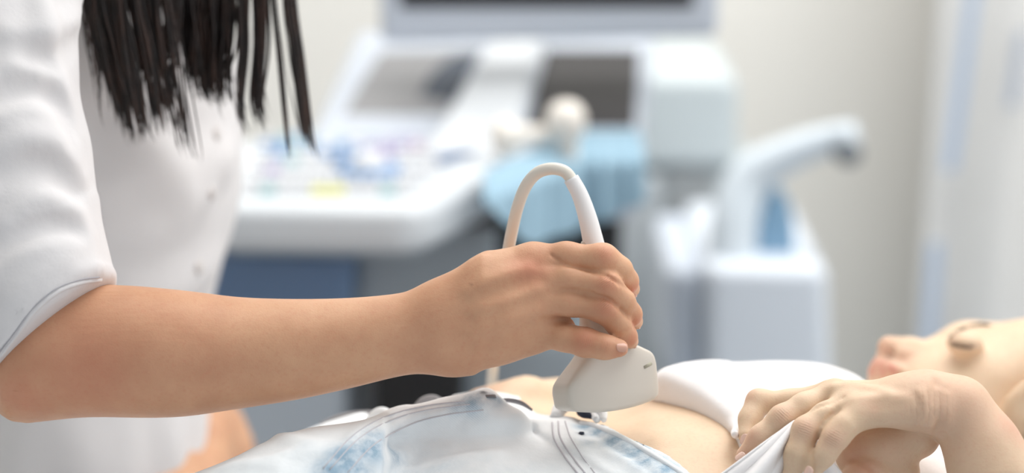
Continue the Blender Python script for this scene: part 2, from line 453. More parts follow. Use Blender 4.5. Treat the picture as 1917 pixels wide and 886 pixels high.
F1.groove([(1046, 541), (1075, 543), (1110, 551), (1142, 563), (1172, 590), (1187, 613)], 0.0013, 0.0015, lift=-.1)
# trunk, neck, head and far arm (under the coat or out of frame, only the far forearm shows)
zt = lambda py, d: P(0, py, d)[2]
tr = []
for py, cx, rx, ry in ((-260, 105, 75, 150), (-60, 110, 98, 160), (150, 118, 104, 150), (330, 140, 92, 138), (540, 120, 80, 125), (760, 95, 78, 130), (1000, 70, 84, 150)):
    c = P(cx, py, 1.56); tr.append((c[2], c[0], 1.50, rx / 1000, ry / 1000 - .03))
F1.add(Loft(tr, 2), k=0.03)
hc = P(330, -760, 1.34)
F1.add([Cone(P(150, -230, 1.54), hc - np.array([.02, 0, .06]), .06, .05), Ell(hc, (.095, .075, .115)), Ell(hc + np.array([.05, 0, -.05]), (.05, .05, .06)),
        Cone(hc + np.array([.085, 0, .0]), hc + np.array([.108, 0, -.03]), .008, .011)], k=.03, kin=.03)
for s_ in (-1, 1): F1.carve(Ell(hc + np.array([.088, s_ * .03, .005]), (.014, .016, .01)), k=.01)
F1.add(chain([P(110, -130, 1.70), P(200, 300, 1.76), P(325, 640, 1.66), P(380, 830, 1.61), P(396, 1060, 1.56)], [.05, .040, .030, .0195, .018]), k=.02, kin=.02)
far_w = P(396, 1060, 1.56)
F1.add(Ell(far_w + np.array([.045, -.01, -.02]), (.05, .035, .016)), k=.02)
for j in range(4): F1.add(chain([far_w + np.array([.08, -.035 + j * .018, -.022]), far_w + np.array([.13, -.04 + j * .02, -.03])], [.009, .007]), k=.004)
F1.add(chain([far_w + np.array([.03, -.03, -.02]), far_w + np.array([.07, -.07, -.03])], [.011, .008]), k=.008)
for sy in (1.42, 1.56):
    F1.add([Cone((-.30, sy, .72), (-.31, sy, .12), .085, .05), Cone((-.31, sy, .06), (-.14, sy, .04), .04, .035)], k=.03, kin=.02)
V, Q = F1.nets(1)
wr = []
ax_i = lambda a, b: (P(*b) - P(*a)) / np.linalg.norm(P(*b) - P(*a))
for (x, y, d), (x2, y2), R, fr, am in (((1131, 474, 1.124), (1160, 500), .0065, 3000, .25), ((1137, 528, 1.121), (1160, 556), .0065, 3000, .3), ((1132, 570, 1.120), (1155, 596), .0065, 2900, .35),
                                      ((1095, 640, 1.118), (1130, 648), .0065, 3000, .3), ((1134, 650, 1.116), (1160, 652), .0045, 3200, .3), ((1178, 572, 1.133), (1186, 590), .005, 3000, .35)):
    p = P(x, y, d); wr.append((p, ax_i((x, y, d), (x2, y2, d)), R, fr, am))
skin1 = skin_mat('practitioner_skin', (214, 167, 133), (198, 118, 94), (200, 150, 118), wr)
body = np_mesh('body', V, Q, skin1, pr)
Sp = lambda x, y, d=1.13: F1.hit(x, y, 1.0, 1.4)
set_attr(body, 'red', spots(V, [(Sp(992, 503), .012, .55), (Sp(1133, 476), .007, .45), (Sp(1138, 532), .007, .45), (Sp(1134, 576), .007, .45), (Sp(1097, 634), .008, .5), (Sp(1135, 648), .006, .35),
     (Sp(1184, 545), .006, .6), (Sp(1190, 605), .006, .6), (Sp(1183, 640), .006, .55), (Sp(1160, 660), .007, .4), (Sp(160, 700), .035, .45), (Sp(40, 745), .02, .5), (Sp(300, 640), .05, .18), (Sp(1010, 555), .02, .15), (Sp(800, 620), .03, .12)]))
set_attr(body, 'dark', spots(V, [(Sp(882, 533), .0007, .8), (Sp(1055, 600), .004, .25)]))
# finger nails
nail_m = plain('nail', (216, 164, 142), 0.25, 0.6, var=0.05)
def nail(parent, c, ax, nrm, l, w_, th=0.0008):
    ax = np.asarray(ax, float); ax /= np.linalg.norm(ax); nrm = np.asarray(nrm, float); nrm -= ax * (nrm @ ax); nrm /= np.linalg.norm(nrm); sd = np.cross(ax, nrm)
    V = []; Fc = []; nu, nv = 12, 10
    for lay in (1, 0):
        for i in range(nu + 1):
            u = i / nu * 2 - 1
            for j in range(nv + 1):
                v = j / nv * 2 - 1
                ww = w_ * math.sqrt(max(1 - (abs(u) ** 3.2), 0.04)); xx = u * l; yy = v * ww
                V.append(np.asarray(c) + ax * xx + sd * yy + nrm * (lay * th - (yy / w_) ** 2 * w_ * .42 - u * u * l * .06))
    n = (nu + 1) * (nv + 1)
    for i in range(nu):
        for j in range(nv):
            a = i * (nv + 1) + j; Fc.append((a, a + 1, a + nv + 2, a + nv + 1)); Fc.append((n + a, n + a + nv + 1, n + a + nv + 2, n + a + 1))
    bd = [i * (nv + 1) for i in range(nu + 1)] + [nu * (nv + 1) + j for j in range(1, nv + 1)] + [i * (nv + 1) + nv for i in range(nu - 1, -1, -1)] + [j for j in range(nv - 1, 0, -1)]
    for a, b in zip(bd, bd[1:] + bd[:1]): Fc.append((a, b, n + b, n + a))
    return poly_mesh('fingernail', V, Fc, nail_m, parent)
rw = RIGHT; uw = UP; fw = FWD
def dirv(x, y, z): return rw * x - uw * y + fw * z     # px right, px down, away
nail(body, P(1190, 542, 1.160), dirv(.12, .55, .8), dirv(.93, -.3, -.1), .0045, .0042)
nail(body, P(1197, 601, 1.155), dirv(.12, .6, .75), dirv(.93, -.25, -.12), .0045, .0042)
nail(body, P(1188.5, 639, 1.151), dirv(.15, .5, .8), dirv(.93, -.25, -.1), .0040, .0038)
nail(body, P(1164, 650, 1.1185), dirv(.95, .12, .2), dirv(.3, -.35, -.9), .0033, .0028)

# coat: trunk and near sleeve, one cloth body cut open at the cuff
coat_m = cloth_mat('coat_cotton', (222, 219, 220), var=.01)
G = Field(H(-0.50, -0.10, [(-.36, -.2, .0022)], .006, 1.05), H(1.02, 1.92, [(1.08, 1.2, .0022)], .008, 1.05), H(0.55, 1.66, [(.98, 1.40, .0024)], .012, 1.08))
tr = []
for py, right, left, ry in ((-330, 230, 20, 90), (-240, 330, -40, 172), (-100, 410, -90, 190), (60, 440, -100, 188), (230, 452, -80, 178), (330, 452, -60, 170), (420, 440, -50, 163), (540, 402, -50, 158), (650, 375, -60, 158), (780, 366, -80, 165), (900, 374, -95, 178), (1050, 380, -120, 195), (1300, 390, -140, 215)):
    c = P((right + left) / 2, py, 1.53); tr.append((c[2], c[0], 1.495, mm((right - left) / 2, 1.50), ry / 1000 - .015))
G.add(Loft(tr, 2))
G.add(pchain([(20, -220, 1.26, 150), (10, -60, 1.215, 136), (-12, 120, 1.185, 140), (2, 300, 1.170, 153), (22, 430, 1.160, 146), (52, 560, 1.154, 145), (80, 700, 1.156, 122)]), k=.014, kin=.02)
G.add(pchain([(110, -130, 1.70, 155), (180, 250, 1.76, 125), (270, 520, 1.70, 100), (320, 640, 1.665, 85)]), k=.03, kin=.02)   # far sleeve
# fold lines on the sleeve
for pts, r in (([(-10, 150), (50, 135), (105, 160), (130, 200)], .008), ([(-20, 290), (50, 262), (110, 275), (150, 330)], .009), ([(0, 220), (60, 200), (118, 222), (140, 262)], .005),
               ([(20, 60), (80, 62), (130, 45), (145, 20)], .006), ([(10, 420), (80, 380), (130, 395), (160, 440)], .005), ([(-10, 520), (60, 470), (120, 462), (165, 480)], .006),
               ([(-5, 600), (40, 545), (110, 505), (170, 510)], .004), ([(70, -40), (95, 60), (115, 130)], .006)):
    G.ridge(pts, r, .012, sink=.42)
for pts, r in (([(-10, 185), (60, 168), (125, 215)], .006), ([(10, 330), (80, 310), (140, 360)], .005), ([(60, 110), (120, 100), (145, 70)], .006), ([(0, 470), (70, 430), (140, 430)], .005), ([(100, 175), (135, 230), (142, 262)], .0045)):
    G.groove(pts, r, .012, lift=.6)
for pts, r in (([(200, 350), (250, 330), (330, 320), (420, 300)], .010), ([(210, 430), (280, 420), (370, 380)], .008), ([(240, 250), (300, 300), (340, 360)], .008), ([(250, 560), (330, 540), (390, 500)], .006),
               ([(230, 800), (225, 880), (215, 960)], .010), ([(310, 790), (318, 860), (312, 950)], .012), ([(60, 800), (40, 880), (30, 960)], .012), ([(130, 790), (150, 860), (160, 940)], .009)):
    G.ridge(pts, r, .03, sink=.7, d0=1.24)
A_, B_, C_ = P(192, 535, 1.157), P(-46, 752, 1.157), P(52, 608, 1.114)
nn = np.cross(B_ - A_, C_ - A_); nn /= np.linalg.norm(nn)
if nn @ (P(300, 760, 1.156) - A_) < 0: nn = -nn
near_arm = lambda X, Y, Z: (X + 0.35) * 0
SS = G.sl(np.array([-.5, 1.05, P(0, 860, 1.15)[2]]), np.array([-.2, 1.221, P(0, 380, 1.15)[2]]), 0.0)
cx, cy, cz = G.co(SS)
pl = (cx - A_[0]) * nn[0] + (cy - A_[1]) * nn[1] + (cz - A_[2]) * nn[2]
G.F[SS] = np.where(cy < 1.215, smax(G.F[SS], pl.astype(np.float32), .0035), G.F[SS])
# folded cuff: a raised band and a stitched groove above the edge
pl2 = np.maximum(np.abs(pl + .0285) - .0265, 0)
G.F[SS] = (G.F[SS] - np.where(cy < 1.21, .0013 * np.exp(-(np.maximum(-pl - .0055, 0) / .0016) ** 4 * 0) * (pl > -.0048) , 0)).astype(np.float32)
G.F[SS] = (G.F[SS] - np.where(cy < 1.21, .0011 * (pl > -.046), 0)).astype(np.float32)
V, Q = G.nets(2)
coat = np_mesh('coat', V, Q, coat_m, pr)
cl_ = spline_pts([(186, 519), (150, 524), (105, 541), (62, 577), (25, 626), (-4, 664)], 6)
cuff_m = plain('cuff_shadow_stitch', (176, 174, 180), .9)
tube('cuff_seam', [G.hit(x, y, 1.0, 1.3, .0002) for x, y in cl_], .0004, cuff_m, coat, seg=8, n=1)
tube('cuff_fold', [G.hit(x + 3, y + 6, 1.0, 1.3, -.0006) for x, y in cl_], .0016, coat_m, coat, seg=10, n=1)
btn = plain('button_plastic', (214, 208, 206), .35)
for x, y in ((396, 362), (404, 250), (372, 500)):
    p = G.hit(x, y, 1.2, 1.7); n = G.normal(p)
    tube('button', [p - n * .002, p + n * .0015, p + n * .0022], [.0052, .0052, .0042], btn, coat, seg=20, n=1)
# hair: many tapering locks
hair_m = NT('dark_hair'); hair_m.set(Base_Color=hair_m.mix(hair_m.ramp(hair_m.noise(60, 3, stretch=(3, 3, .12)), .45, .75), srgb(26, 19, 18), srgb(74, 50, 40)), Roughness=0.42, Specular_IOR_Level=0.45); hair_m.bump(hair_m.noise(900, 2, stretch=(1, 1, .03)), .0006, .8); hair_m = hair_m.m
HV = []; HQ = []
def lock(pts, r, d, seg=6):
    """pts px polyline top to tip; r px half width at the top"""
    L = len(pts); line = spline_pts([P(x, y, d + dd) for x, y, dd in pts], 5); n = len(line)
    rad = np.array([mm(r, d) * (1.0 - .25 * i / n if i < n * .6 else .85 * max(1 - ((i / (n - 1) - .6) / .4) ** 1.6, .04)) for i in range(n)])
    V, Q, T = tube_geo(line, rad, seg, .55, len(HV)); HV.extend(V); HQ.extend(Q + T)
def mass(x0, x1, tips, count, d, r=(2.5, 6), jit=10, ytop=-60, sp=7):
    """locks between x0 and x1 at the top whose tips follow the polyline 'tips'"""
    tx = [t[0] for t in tips]; ty = [t[1] for t in tips]
    for i in range(count):
        u = (i + rng.random()) / count; X = x0 + (x1 - x0) * u + rng.normal(0, 4 * sp / 7)
        tp = tx[0] + (tx[-1] - tx[0]) * u; Y = np.interp(tp, tx, ty) + rng.normal(0, jit) - rng.random() * 12
        tp += rng.normal(0, sp); sw = rng.normal(0, 6 * sp / 7); dd = rng.normal(0, .012)
        hx = 300 + (X - 300) * .55
        lock([(hx, -760, .02), (300 + (X - 300) * 1.0, -420, dd), (X, ytop, dd), (X + (tp - X) * .45 + sw, ytop + (Y - ytop) * .5, dd * .7), (tp - 6 + sw * .4, Y - 45, dd * .5), (tp + rng.normal(3, 4), Y, dd * .5)], rng.uniform(*r), d)
mass(150, 262, [(212, 205), (235, 255), (262, 262), (290, 262), (305, 225)], 85, 1.292, (1.6, 4.2), 12)
mass(160, 300, [(172, 110), (215, 205), (300, 190)], 50, 1.320, (2, 5), 14)
mass(250, 345, [(285, 220), (305, 215), (322, 200), (330, 120)], 50, 1.300, (1.6, 4), 12)
mass(300, 442, [(335, 100), (352, 145), (372, 190), (400, 195), (428, 198)], 120, 1.325, (2, 4.6), 9)
mass(262, 318, [(318, 250), (330, 282), (350, 300), (364, 312)], 24, 1.290, (1.2, 2.8), 7)
mass(446, 466, [(450, 232), (460, 254)], 26, 1.315, (1.6, 3.6), 9, sp=3)
mass(474, 500, [(478, 232), (496, 242)], 30, 1.32, (1.6, 3.8), 10, sp=3.5)
mass(504, 514, [(538, 300), (546, 312)], 7, 1.315, (1.4, 2.6), 6, sp=2)
mass(526, 550, [(568, 262), (580, 288), (587, 293)], 26, 1.32, (1.6, 3.4), 8, sp=3)
mass(380, 436, [(400, 130), (432, 170)], 30, 1.33, (2, 4), 18)
mass(140, 175, [(178, 165), (200, 225)], 16, 1.28, (.8, 1.4), 22)
for x0, tx_, ty_ in ((325, 366, 300), (515, 560, 262), (280, 340, 240), (470, 500, 210), (150, 172, 150), (205, 232, 268), (400, 412, 222)):
    for q in range(3): lock([(300, -760, .02), (x0, -420, 0), (x0, -60, 0), ((x0 + tx_) / 2 - 4, ty_ * .45, 0), (tx_ - 6 + q, ty_ - 40, 0), (tx_ + q * 5, ty_ + q * 6, 0)], .9, 1.29)
# crown of the hair on the head
KF = Field(*(np.arange(a, b, .006, dtype=np.float32) for a, b in ((hc[0] - .15, hc[0] + .15), (hc[1] - .13, hc[1] + .13), (hc[2] - .17, hc[2] + .16))))
KF.add([Ell(hc + np.array([-.012, 0, .012]), (.108, .09, .122)), Ell(hc + np.array([-.04, 0, -.06]), (.075, .085, .09))], kin=.03)
KF.carve(Ell(hc + np.array([.105, 0, -.045]), (.075, .062, .105)), k=.01)
V, Q = KF.nets(1)
Vc = list(V); off = len(HV); HV += Vc; HQ += [tuple(int(v) + off for v in q) for q in Q]
hair = poly_mesh('hair', HV, HQ, hair_m, pr)

# ------------------------------------------------------------------ the ultrasound probe
probe_m = plain('probe_plastic', (208, 200, 189), 0.34, 0.5, var=.01, coat=.1)
relief_m = plain('strain_relief_rubber', (236, 234, 234), 0.42, 0.4, var=.01)
cable_m = plain('cable_sheath', (226, 219, 208), 0.45, 0.4, var=.01)
o_pr = P(1116, 560, 1.158)
pbt = empty('ultrasound_probe', P(1140, 772, 1.165), 'white curved ultrasound probe pressed on the bare belly, held in a hand', 'ultrasound probe')
psi = math.radians(27)
ax_a = (-UP * 1.0 + RIGHT * 0.105); ax_a /= np.linalg.norm(ax_a)
ax_w = RIGHT * math.cos(psi) + FWD * math.sin(psi); ax_w = ax_w - ax_a * (ax_w @ ax_a); ax_w /= np.linalg.norm(ax_w)
ax_t = np.cross(ax_a, ax_w)
pu = 1.156 / F_PX     # metres per px
s_ = np.array([-112, -60, 0, 45, 72, 90, 104, 120, 138, 158, 185, 205, 220]) * pu
hw = np.array([18, 24, 30, 35, 38, 43, 55, 74, 93, 99, 98, 95, 91]) * pu
ht = np.array([17, 24, 28, 29, 30, 32, 34, 36, 38, 39, 39, 38, 38]) * pu
pw = np.array([2, 2.2, 2.6, 3.2, 4, 5, 6, 7, 8, 8, 8, 8, 8])
st, hwS = catmull(s_, hw); _, htS = catmull(s_, ht); _, pwS = catmull(s_, pw)
gw = np.arange(-.036, .036, .0008, dtype=np.float32); gt = np.arange(-.017, .017, .0008, dtype=np.float32); ga = np.arange(-.038, .072, .0008, dtype=np.float32)
K = Field(gw, gt, ga); X, Y, Z = K.co((slice(None),) * 3)
a1, a2, a3 = (np.interp(Z + X * np.where(X > 0, .28, .12) * np.clip((175 * pu - Z) / (30 * pu), 0, 1), st, v) for v in (hwS, htS, pwS))
q = (np.abs(X / a1) ** a3 + np.abs(Y / a2) ** a3) ** (1 / a3)
d_ = (q - 1) * a2
arc = np.sqrt(X ** 2 + (Z - 210 * pu + .12) ** 2) - .12
d_ = smax(smax(d_, arc, .0025), -112 * pu - Z, .002)
K.F = d_.astype(np.float32)
V, Q = K.nets(2)
Vw = o_pr + V[:, :1] * ax_w + V[:, 1:2] * ax_t + V[:, 2:] * ax_a
if np.linalg.det(np.array([ax_w, ax_t, ax_a])) < 0: Q = Q[:, ::-1]
head = np_mesh('probe_housing', Vw, Q, probe_m, pbt)
front = ax_t if ax_t @ FWD < 0 else -ax_t
c0 = o_pr + ax_w * (74 * pu) + ax_a * (134 * pu) + front * (36.9 * pu)
dd_ = (ax_w * .95 - ax_a * .32)
tube('orientation_mark', [c0 - dd_ * .0028, c0 + dd_ * .0028], [.0011, .0011], plain('mark_grey', (172, 168, 150), .5), pbt, seg=12, n=1)
rel = [(1119, 492, 1.157, 22), (1110, 450, 1.157, 19.5), (1100, 408, 1.157, 17.5), (1086, 366, 1.157, 15.5), (1069, 334, 1.157, 14.5)]
tube('strain_relief', [P(a, b, c) for a, b, c, r in rel], [mm(r) for *_, r in rel], relief_m, pbt, seg=28)
cab = [(1074, 342, 1.157), (1058, 322, 1.157), (1033, 316, 1.158), (1006, 324, 1.161), (985, 348, 1.165), (970, 385, 1.17), (959, 430, 1.178), (950, 480, 1.19), (938, 560, 1.225), (928, 640, 1.28), (922, 700, 1.35), (918, 780, 1.43)]
cp = [P(*c) for c in cab] + [np.array([-.02, 1.62, .72]), np.array([-.02, 1.72, .35]), np.array([.05, 1.85, .32]), np.array([.10, 2.02, .50])]
tube('cable', cp, .0036, cable_m, pbt, seg=16, n=10)

# ------------------------------------------------------------------ exam couch and pillow
couch_m = plain('couch_vinyl', (206, 216, 224), .45, .4); steel = plain('white_steel', (225, 228, 230), .4, .5)
cz = 0.688
couch = empty('examination_couch', (0.05, 1.10, 0), 'pale padded examination couch under the lying patient', 'examination couch')
quad_box('padded_top', (-1.20, .76, cz - .07), (0.90, 1.33, cz), couch_m, couch, bevel=.02)
quad_box('base_frame', (-1.10, .82, .50), (0.80, 1.27, cz - .072), steel, couch, bevel=.008)
for x in (-1.05, .70):
    for y in (.84, 1.20): quad_box('leg', (x, y, 0), (x + .045, y + .045, .5), steel, couch, bevel=.004)
couch.rotation_euler = (0, 0, math.radians(14))
pill = empty('pillow', (.62, 1.36, cz), 'white pillow under the patient head', 'pillow')

# ------------------------------------------------------------------ the lying patient
pt = empty('person', (0.1, 1.2, cz), 'person lying on their back in light jeans and a pulled-up white T-shirt', 'person')
def sect(px, py, dc, ry, rz, lean=0.0):
    """an elliptical section at px whose silhouette, from where the photograph was taken, stands at py"""
    x = P(px, 443, dc)[0]; y0 = P(px, py, dc)[1]; ry, rz = ry / 1000, rz / 1000
    a = np.linspace(0, 2 * math.pi, 181); z = P(px, py, dc)[2] - rz
    for _ in range(6):
        pts = np.stack([np.full_like(a, x), y0 + ry * np.cos(a), z + rz * np.sin(a)], 1)
        m = min(proj(p)[1] for p in pts); z += (m - py) * dc / F_PX / CP
    return (x, y0, z, ry, rz)
pelvis = [(-150, 985, 1.19, 150, 66), (100, 965, 1.185, 158, 72), (350, 925, 1.18, 165, 80), (500, 862, 1.18, 168, 86), (620, 818, 1.18, 168, 90), (740, 790, 1.18, 166, 94), (820, 773, 1.175, 162, 96), (905, 762, 1.175, 158, 98), (960, 769, 1.175, 155, 96)]
trunkS = [sect(*r) for r in pelvis + [(1020, 778, 1.175, 150, 92), (1080, 780, 1.175, 147, 90), (1130, 774, 1.175, 144, 90), (1180, 766, 1.178, 142, 92), (1230, 752, 1.18, 141, 95), (1300, 738, 1.19, 141, 98), (1400, 722, 1.21, 145, 102), (1500, 716, 1.24, 152, 104), (1590, 728, 1.27, 158, 98), (1660, 775, 1.30, 150, 80), (1730, 840, 1.32, 120, 60)]]
trunk = Loft(trunkS, 0, power=2.25)
hd = 1.375
N = Field(H(-.32, .60, [(P(1385, 0, 1.13)[0], P(1770, 0, 1.13)[0], .0010), (P(1615, 0, hd)[0], P(1917, 0, hd)[0], .0024)], .008, 1.06),
          H(0.90, 1.62, [(1.05, 1.14, .0011), (1.25, 1.42, .0024)], .008, 1.06),
          H(.50, 1.12, [(P(0, 900, 1.12)[2], P(0, 700, 1.12)[2], .0010), (P(0, 690, hd)[2], P(0, 600, hd)[2], .0022)], .008, 1.06))
N.add(trunk)
# neck and head
N.add(pchain([(1640, 905, 1.29, 150), (1720, 890, 1.34, 130), (1830, 880, 1.38, 140)]), k=.03)
R_h = np.array([RIGHT * .9 + UP * .43, FWD, -RIGHT * .43 + UP * .9])
N.add([Ell(P(1965, 850, 1.385), (.108, .078, .090), R_h), Ell(P(1822, 772, hd), (.056, .060, .045), R_h)], k=.004, kin=.025)
N.add([Ell(P(1893, 692, hd + .003), (.048, .058, .0295), R_h)], k=.012)                       # forehead
N.add([Ell(P(1838, 668, hd), (.029, .056, .0190))], k=.008)                                   # brow
N.add([Ell(P(1795, 748, hd - .004), (.050, .055, .0365))], k=.014)                           # cheek
N.add(pchain([(1728, 748, hd, 84), (1694, 722, hd, 50)]), k=.012)                            # muzzle
N.add(pchain([(1650, 772, hd, 42)] * 2), k=.02)                                              # chin
N.add(pchain([(1762, 668, hd, 24), (1705, 653, hd, 19), (1664, 650, hd, 21.5)]), k=.008, kin=.006)   # nose
N.add([Ell(P(1690, 661, hd + sg * .0085), (mm(19), .005, mm(13))) for sg in (-1, 1)], k=.005)
N.carve([Ell(P(1668, 664, hd - .0065), (mm(10), .003, mm(6)))], k=.003)
N.add(pchain([(1650, 676, hd, 13), (1672, 690, hd - .006, 22)]), k=.006, kin=.004)           # upper lip base
N.add(pchain([(1640, 680, hd - .004, 8), (1662, 684, hd - .014, 7), (1682, 691, hd - .021, 5)]), k=.004, kin=.003)
N.add(pchain([(1634, 694, hd - .003, 9), (1656, 697, hd - .012, 8), (1678, 695, hd - .021, 5)]), k=.005, kin=.003)
N.add(pchain([(1650, 715, hd, 22), (1680, 715, hd, 40)]), k=.008)
for sg in (-1, 1):
    N.carve(Ell(P(1785, 644, hd + sg * .046), (.010, .012, .004)), k=.012)
    N.add(Ell(P(1806, 643, hd + sg * .0385), (.0125, .0115, .0085)), k=.006)
N.add([Ell(P(1800, 700, hd), (.046, .052, .0175))], k=.012)
N.groove([(1781, 641), (1798, 647), (1824, 649)], .0011, .002, lift=.1, d0=1.2)
# near ear
e0 = P(1921, 765, 1.300)
e0 = P(1952, 750, 1.302)
N.add([Ell(e0, (.030, .008, .018), R_h)], k=.006)
N.add(Ell(P(1908, 792, 1.306), (.010, .007, .011)), k=.005)
N.carve(Ell(e0 - FWD * .009, (.018, .006, .009), R_h), k=.004)
# near arm: upper arm and elbow out of the picture, forearm up to the bent wrist, hand down to the shirt
arm = [(1760, 1130, 1.185, 150), (1905, 1140, 1.12, 112), (1895, 1000, 1.112, 92), (1862, 900, 1.115, 74), (1838, 835, 1.12, 62), (1800, 772, 1.125, 56)]
N.add(pchain(arm), k=.02, kin=.012)
N.add(pchain([(1700, 940, 1.22, 90), (1760, 1130, 1.185, 120)]), k=.03)
wrist = [(1792, 765, 1.122, 53), (1740, 752, 1.12, 45), (1700, 748, 1.12, 42)]
N.add(pchain(wrist), k=.010, kin=.01)
N.add(pchain([(1795, 745, 1.137, 34), (1740, 741, 1.138, 36), (1690, 745, 1.14, 34)]), k=.012, kin=.01)
mc = pchain([(1720, 745, 1.145, 32), (1560, 734, 1.150, 23)]) + pchain([(1715, 746, 1.132, 36), (1570, 742, 1.133, 25)]) + \
     pchain([(1715, 752, 1.120, 38), (1600, 757, 1.118, 26)]) + pchain([(1720, 765, 1.110, 34), (1612, 778, 1.108, 24)])
N.add(mc, k=.012, kin=.010)
pf = {'index': [(1545, 740, 1.155, 24), (1480, 752, 1.158, 20), (1420, 752, 1.156, 20.5), (1404, 785, 1.150, 18.5), (1397, 816, 1.142, 15.5)],
      'middle': [(1562, 735, 1.140, 25), (1505, 762, 1.132, 23), (1465, 784, 1.128, 23), (1424, 820, 1.128, 20.5), (1392, 853, 1.130, 15)],
      'ring': [(1592, 754, 1.124, 26), (1545, 780, 1.116, 23), (1508, 806, 1.112, 23), (1492, 850, 1.110, 21), (1478, 905, 1.112, 17)],
      'little': [(1612, 774, 1.110, 25), (1580, 800, 1.104, 22), (1562, 822, 1.102, 22), (1543, 852, 1.102, 19), (1522, 884, 1.104, 15.5)]}
FF = Field(*N.g); fing = []
for v in pf.values(): FF.add(pchain(v), k=.0028, kin=.006); fing += pchain(v)
S = FF.sl(*(np.minimum.reduce([c.bbox()[0] for c in fing]), np.maximum.reduce([c.bbox()[1] for c in fing])), .01)
N.F[S] = smin(N.F[S], FF.F[S], .006)
# heel of the hand folded under the wrist, thumb towards the cloth
N.add(pchain([(1715, 814, 1.139, 46), (1650, 842, 1.144, 46), (1605, 852, 1.147, 42)]), k=.0025, kin=.012)
N.add(pchain([(1680, 884, 1.142, 42), (1620, 898, 1.132, 32), (1565, 918, 1.124, 24)]), k=.003, kin=.01)
for pts in ([(1538, 796), (1529, 825), (1518, 860), (1510, 886)], [(1590, 752), (1560, 775), (1540, 792)], [(1515, 772), (1545, 756), (1580, 745)]):
    N.groove(pts, .0015, .0015, lift=-.1)
N.groove([(1752, 712), (1760, 735), (1755, 775), (1752, 812)], .0022, .004, lift=.35)
for pts, r in (([(1772, 730), (1768, 770), (1766, 800), (1768, 820)], .0012), ([(1735, 735), (1738, 765), (1728, 795)], .0012),
               ([(1715, 740), (1722, 765), (1712, 790)], .0009), ([(1590, 858), (1615, 868), (1640, 886)], .0016), ([(1750, 722), (1748, 760), (1742, 790)], .001)):
    N.groove(pts, r, .003, lift=.25)
for pts, r in (([(1690, 745), (1630, 745), (1575, 760)], .0016), ([(1660, 735), (1600, 722), (1560, 725)], .0014), ([(1752, 735), (1749, 765), (1742, 795)], .0013), ([(1728, 738), (1731, 765), (1720, 790)], .0012), ([(1770, 740), (1768, 770), (1768, 800)], .0012)):
    N.ridge(pts, r, .006, sink=.75)
# far arm with the hand resting behind the probe
N.add(pchain([(1560, 860, 1.37, 105), (1330, 830, 1.41, 100), (1120, 790, 1.38, 72), (1060, 768, 1.325, 52)]), k=.02, kin=.015)
N.add(pchain([(1060, 768, 1.325, 48), (985, 752, 1.300, 42), (925, 752, 1.285, 30)]) + pchain([(1050, 758, 1.34, 40), (965, 743, 1.33, 34)]), k=.014, kin=.012)
FF = Field(*N.g); fing = []
for i, v in enumerate([[(945, 744, 1.325, 25), (890, 750, 1.315, 21), (868, 785, 1.305, 17)], [(940, 740, 1.305, 27), (892, 752, 1.288, 22), (878, 790, 1.285, 18)], [(945, 750, 1.285, 26), (905, 762, 1.268, 21), (888, 795, 1.268, 17)], [(965, 764, 1.27, 24), (930, 775, 1.255, 19), (905, 800, 1.255, 15)], [(1030, 775, 1.30, 26), (985, 785, 1.262, 20), (955, 800, 1.245, 16)]]):
    FF.add(pchain(v), k=.001, kin=.004); fing += pchain(v)
S = FF.sl(*(np.minimum.reduce([c.bbox()[0] for c in fing]), np.maximum.reduce([c.bbox()[1] for c in fing])), .01)
N.F[S] = smin(N.F[S], FF.F[S], .004)
V, Q = N.nets(2)
wr = []
for (x, y, d), (x2, y2), R, fr, am in (((1465, 775, 1.117), (1425, 815), .007, 2300, .5), ((1508, 800, 1.101), (1492, 845), .007, 2300, .5), ((1560, 818, 1.092), (1542, 850), .007, 2300, .5), ((1745, 765, 1.10), (1715, 765), .016, 900, .45), ((1720, 860, 1.118), (1680, 830), .018, 1000, .35)):
    wr.append((P(x, y, d), ax_i((x, y, d), (x2, y2, d)), R, fr, am))
skin2 = skin_mat('patient_skin', (226, 198, 169), (208, 142, 124), (216, 188, 158), wr)
nail_m = plain('pale_nail', (232, 196, 180), 0.25, 0.6, var=0.05)
pbody = np_mesh('body', V, Q, skin2, pt)
Np = lambda x, y: N.hit(x, y, 1.0, 1.5)
lipw = [(P(a, b_, hd - c_), .0055, .95) for a, b_, c_ in ((1640, 680, .006), (1652, 682, .012), (1668, 687, .019), (1634, 694, .006), (1654, 695, .014), (1672, 694, .021))]
set_attr(pbody, 'red', spots(V, lipw + [(Np(1655, 655), .012, .45), (Np(1690, 670), .01, .35), (Np(1790, 740), .04, .3), (Np(1893, 795), .014, .5), (Np(1405, 820), .007, .4), (Np(1400, 740), .006, .3), (Np(1462, 775), .008, .25), (Np(1508, 800), .008, .3), (Np(1560, 820), .008, .3), (Np(1395, 855), .007, .5), (Np(1600, 850), .012, .4), (Np(1620, 880), .012, .5), (Np(1660, 840), .02, .2), (Np(1635, 760), .008, .25), (P(900, 745, 1.27), .03, .3)]))
set_attr(pbody, 'dark', spots(V, [(P(1667, 671, hd - .010), .0035, .6), (Np(1758, 820), .001, .01)] + [(N.hit(x, y, 1.2, 1.5), .0028, .6) for x, y in ((1781, 630), (1790, 624), (1800, 618), (1810, 615), (1820, 612), (1830, 610), (1841, 610), (1850, 611))] + [(N.hit(x, y, 1.2, 1.5), .0020, .4) for x, y in ((1782, 641), (1791, 644), (1800, 646), (1810, 648), (1820, 648))]))
nail(pbody, P(1395, 824, 1.1312), dirv(-.3, .9, -.2), dirv(-.1, -.1, -1), .0034, .0028)
nail(pbody, P(1386, 856, 1.1175), dirv(-.75, .6, 0), dirv(-.3, -.5, -.8), .0032, .0026)
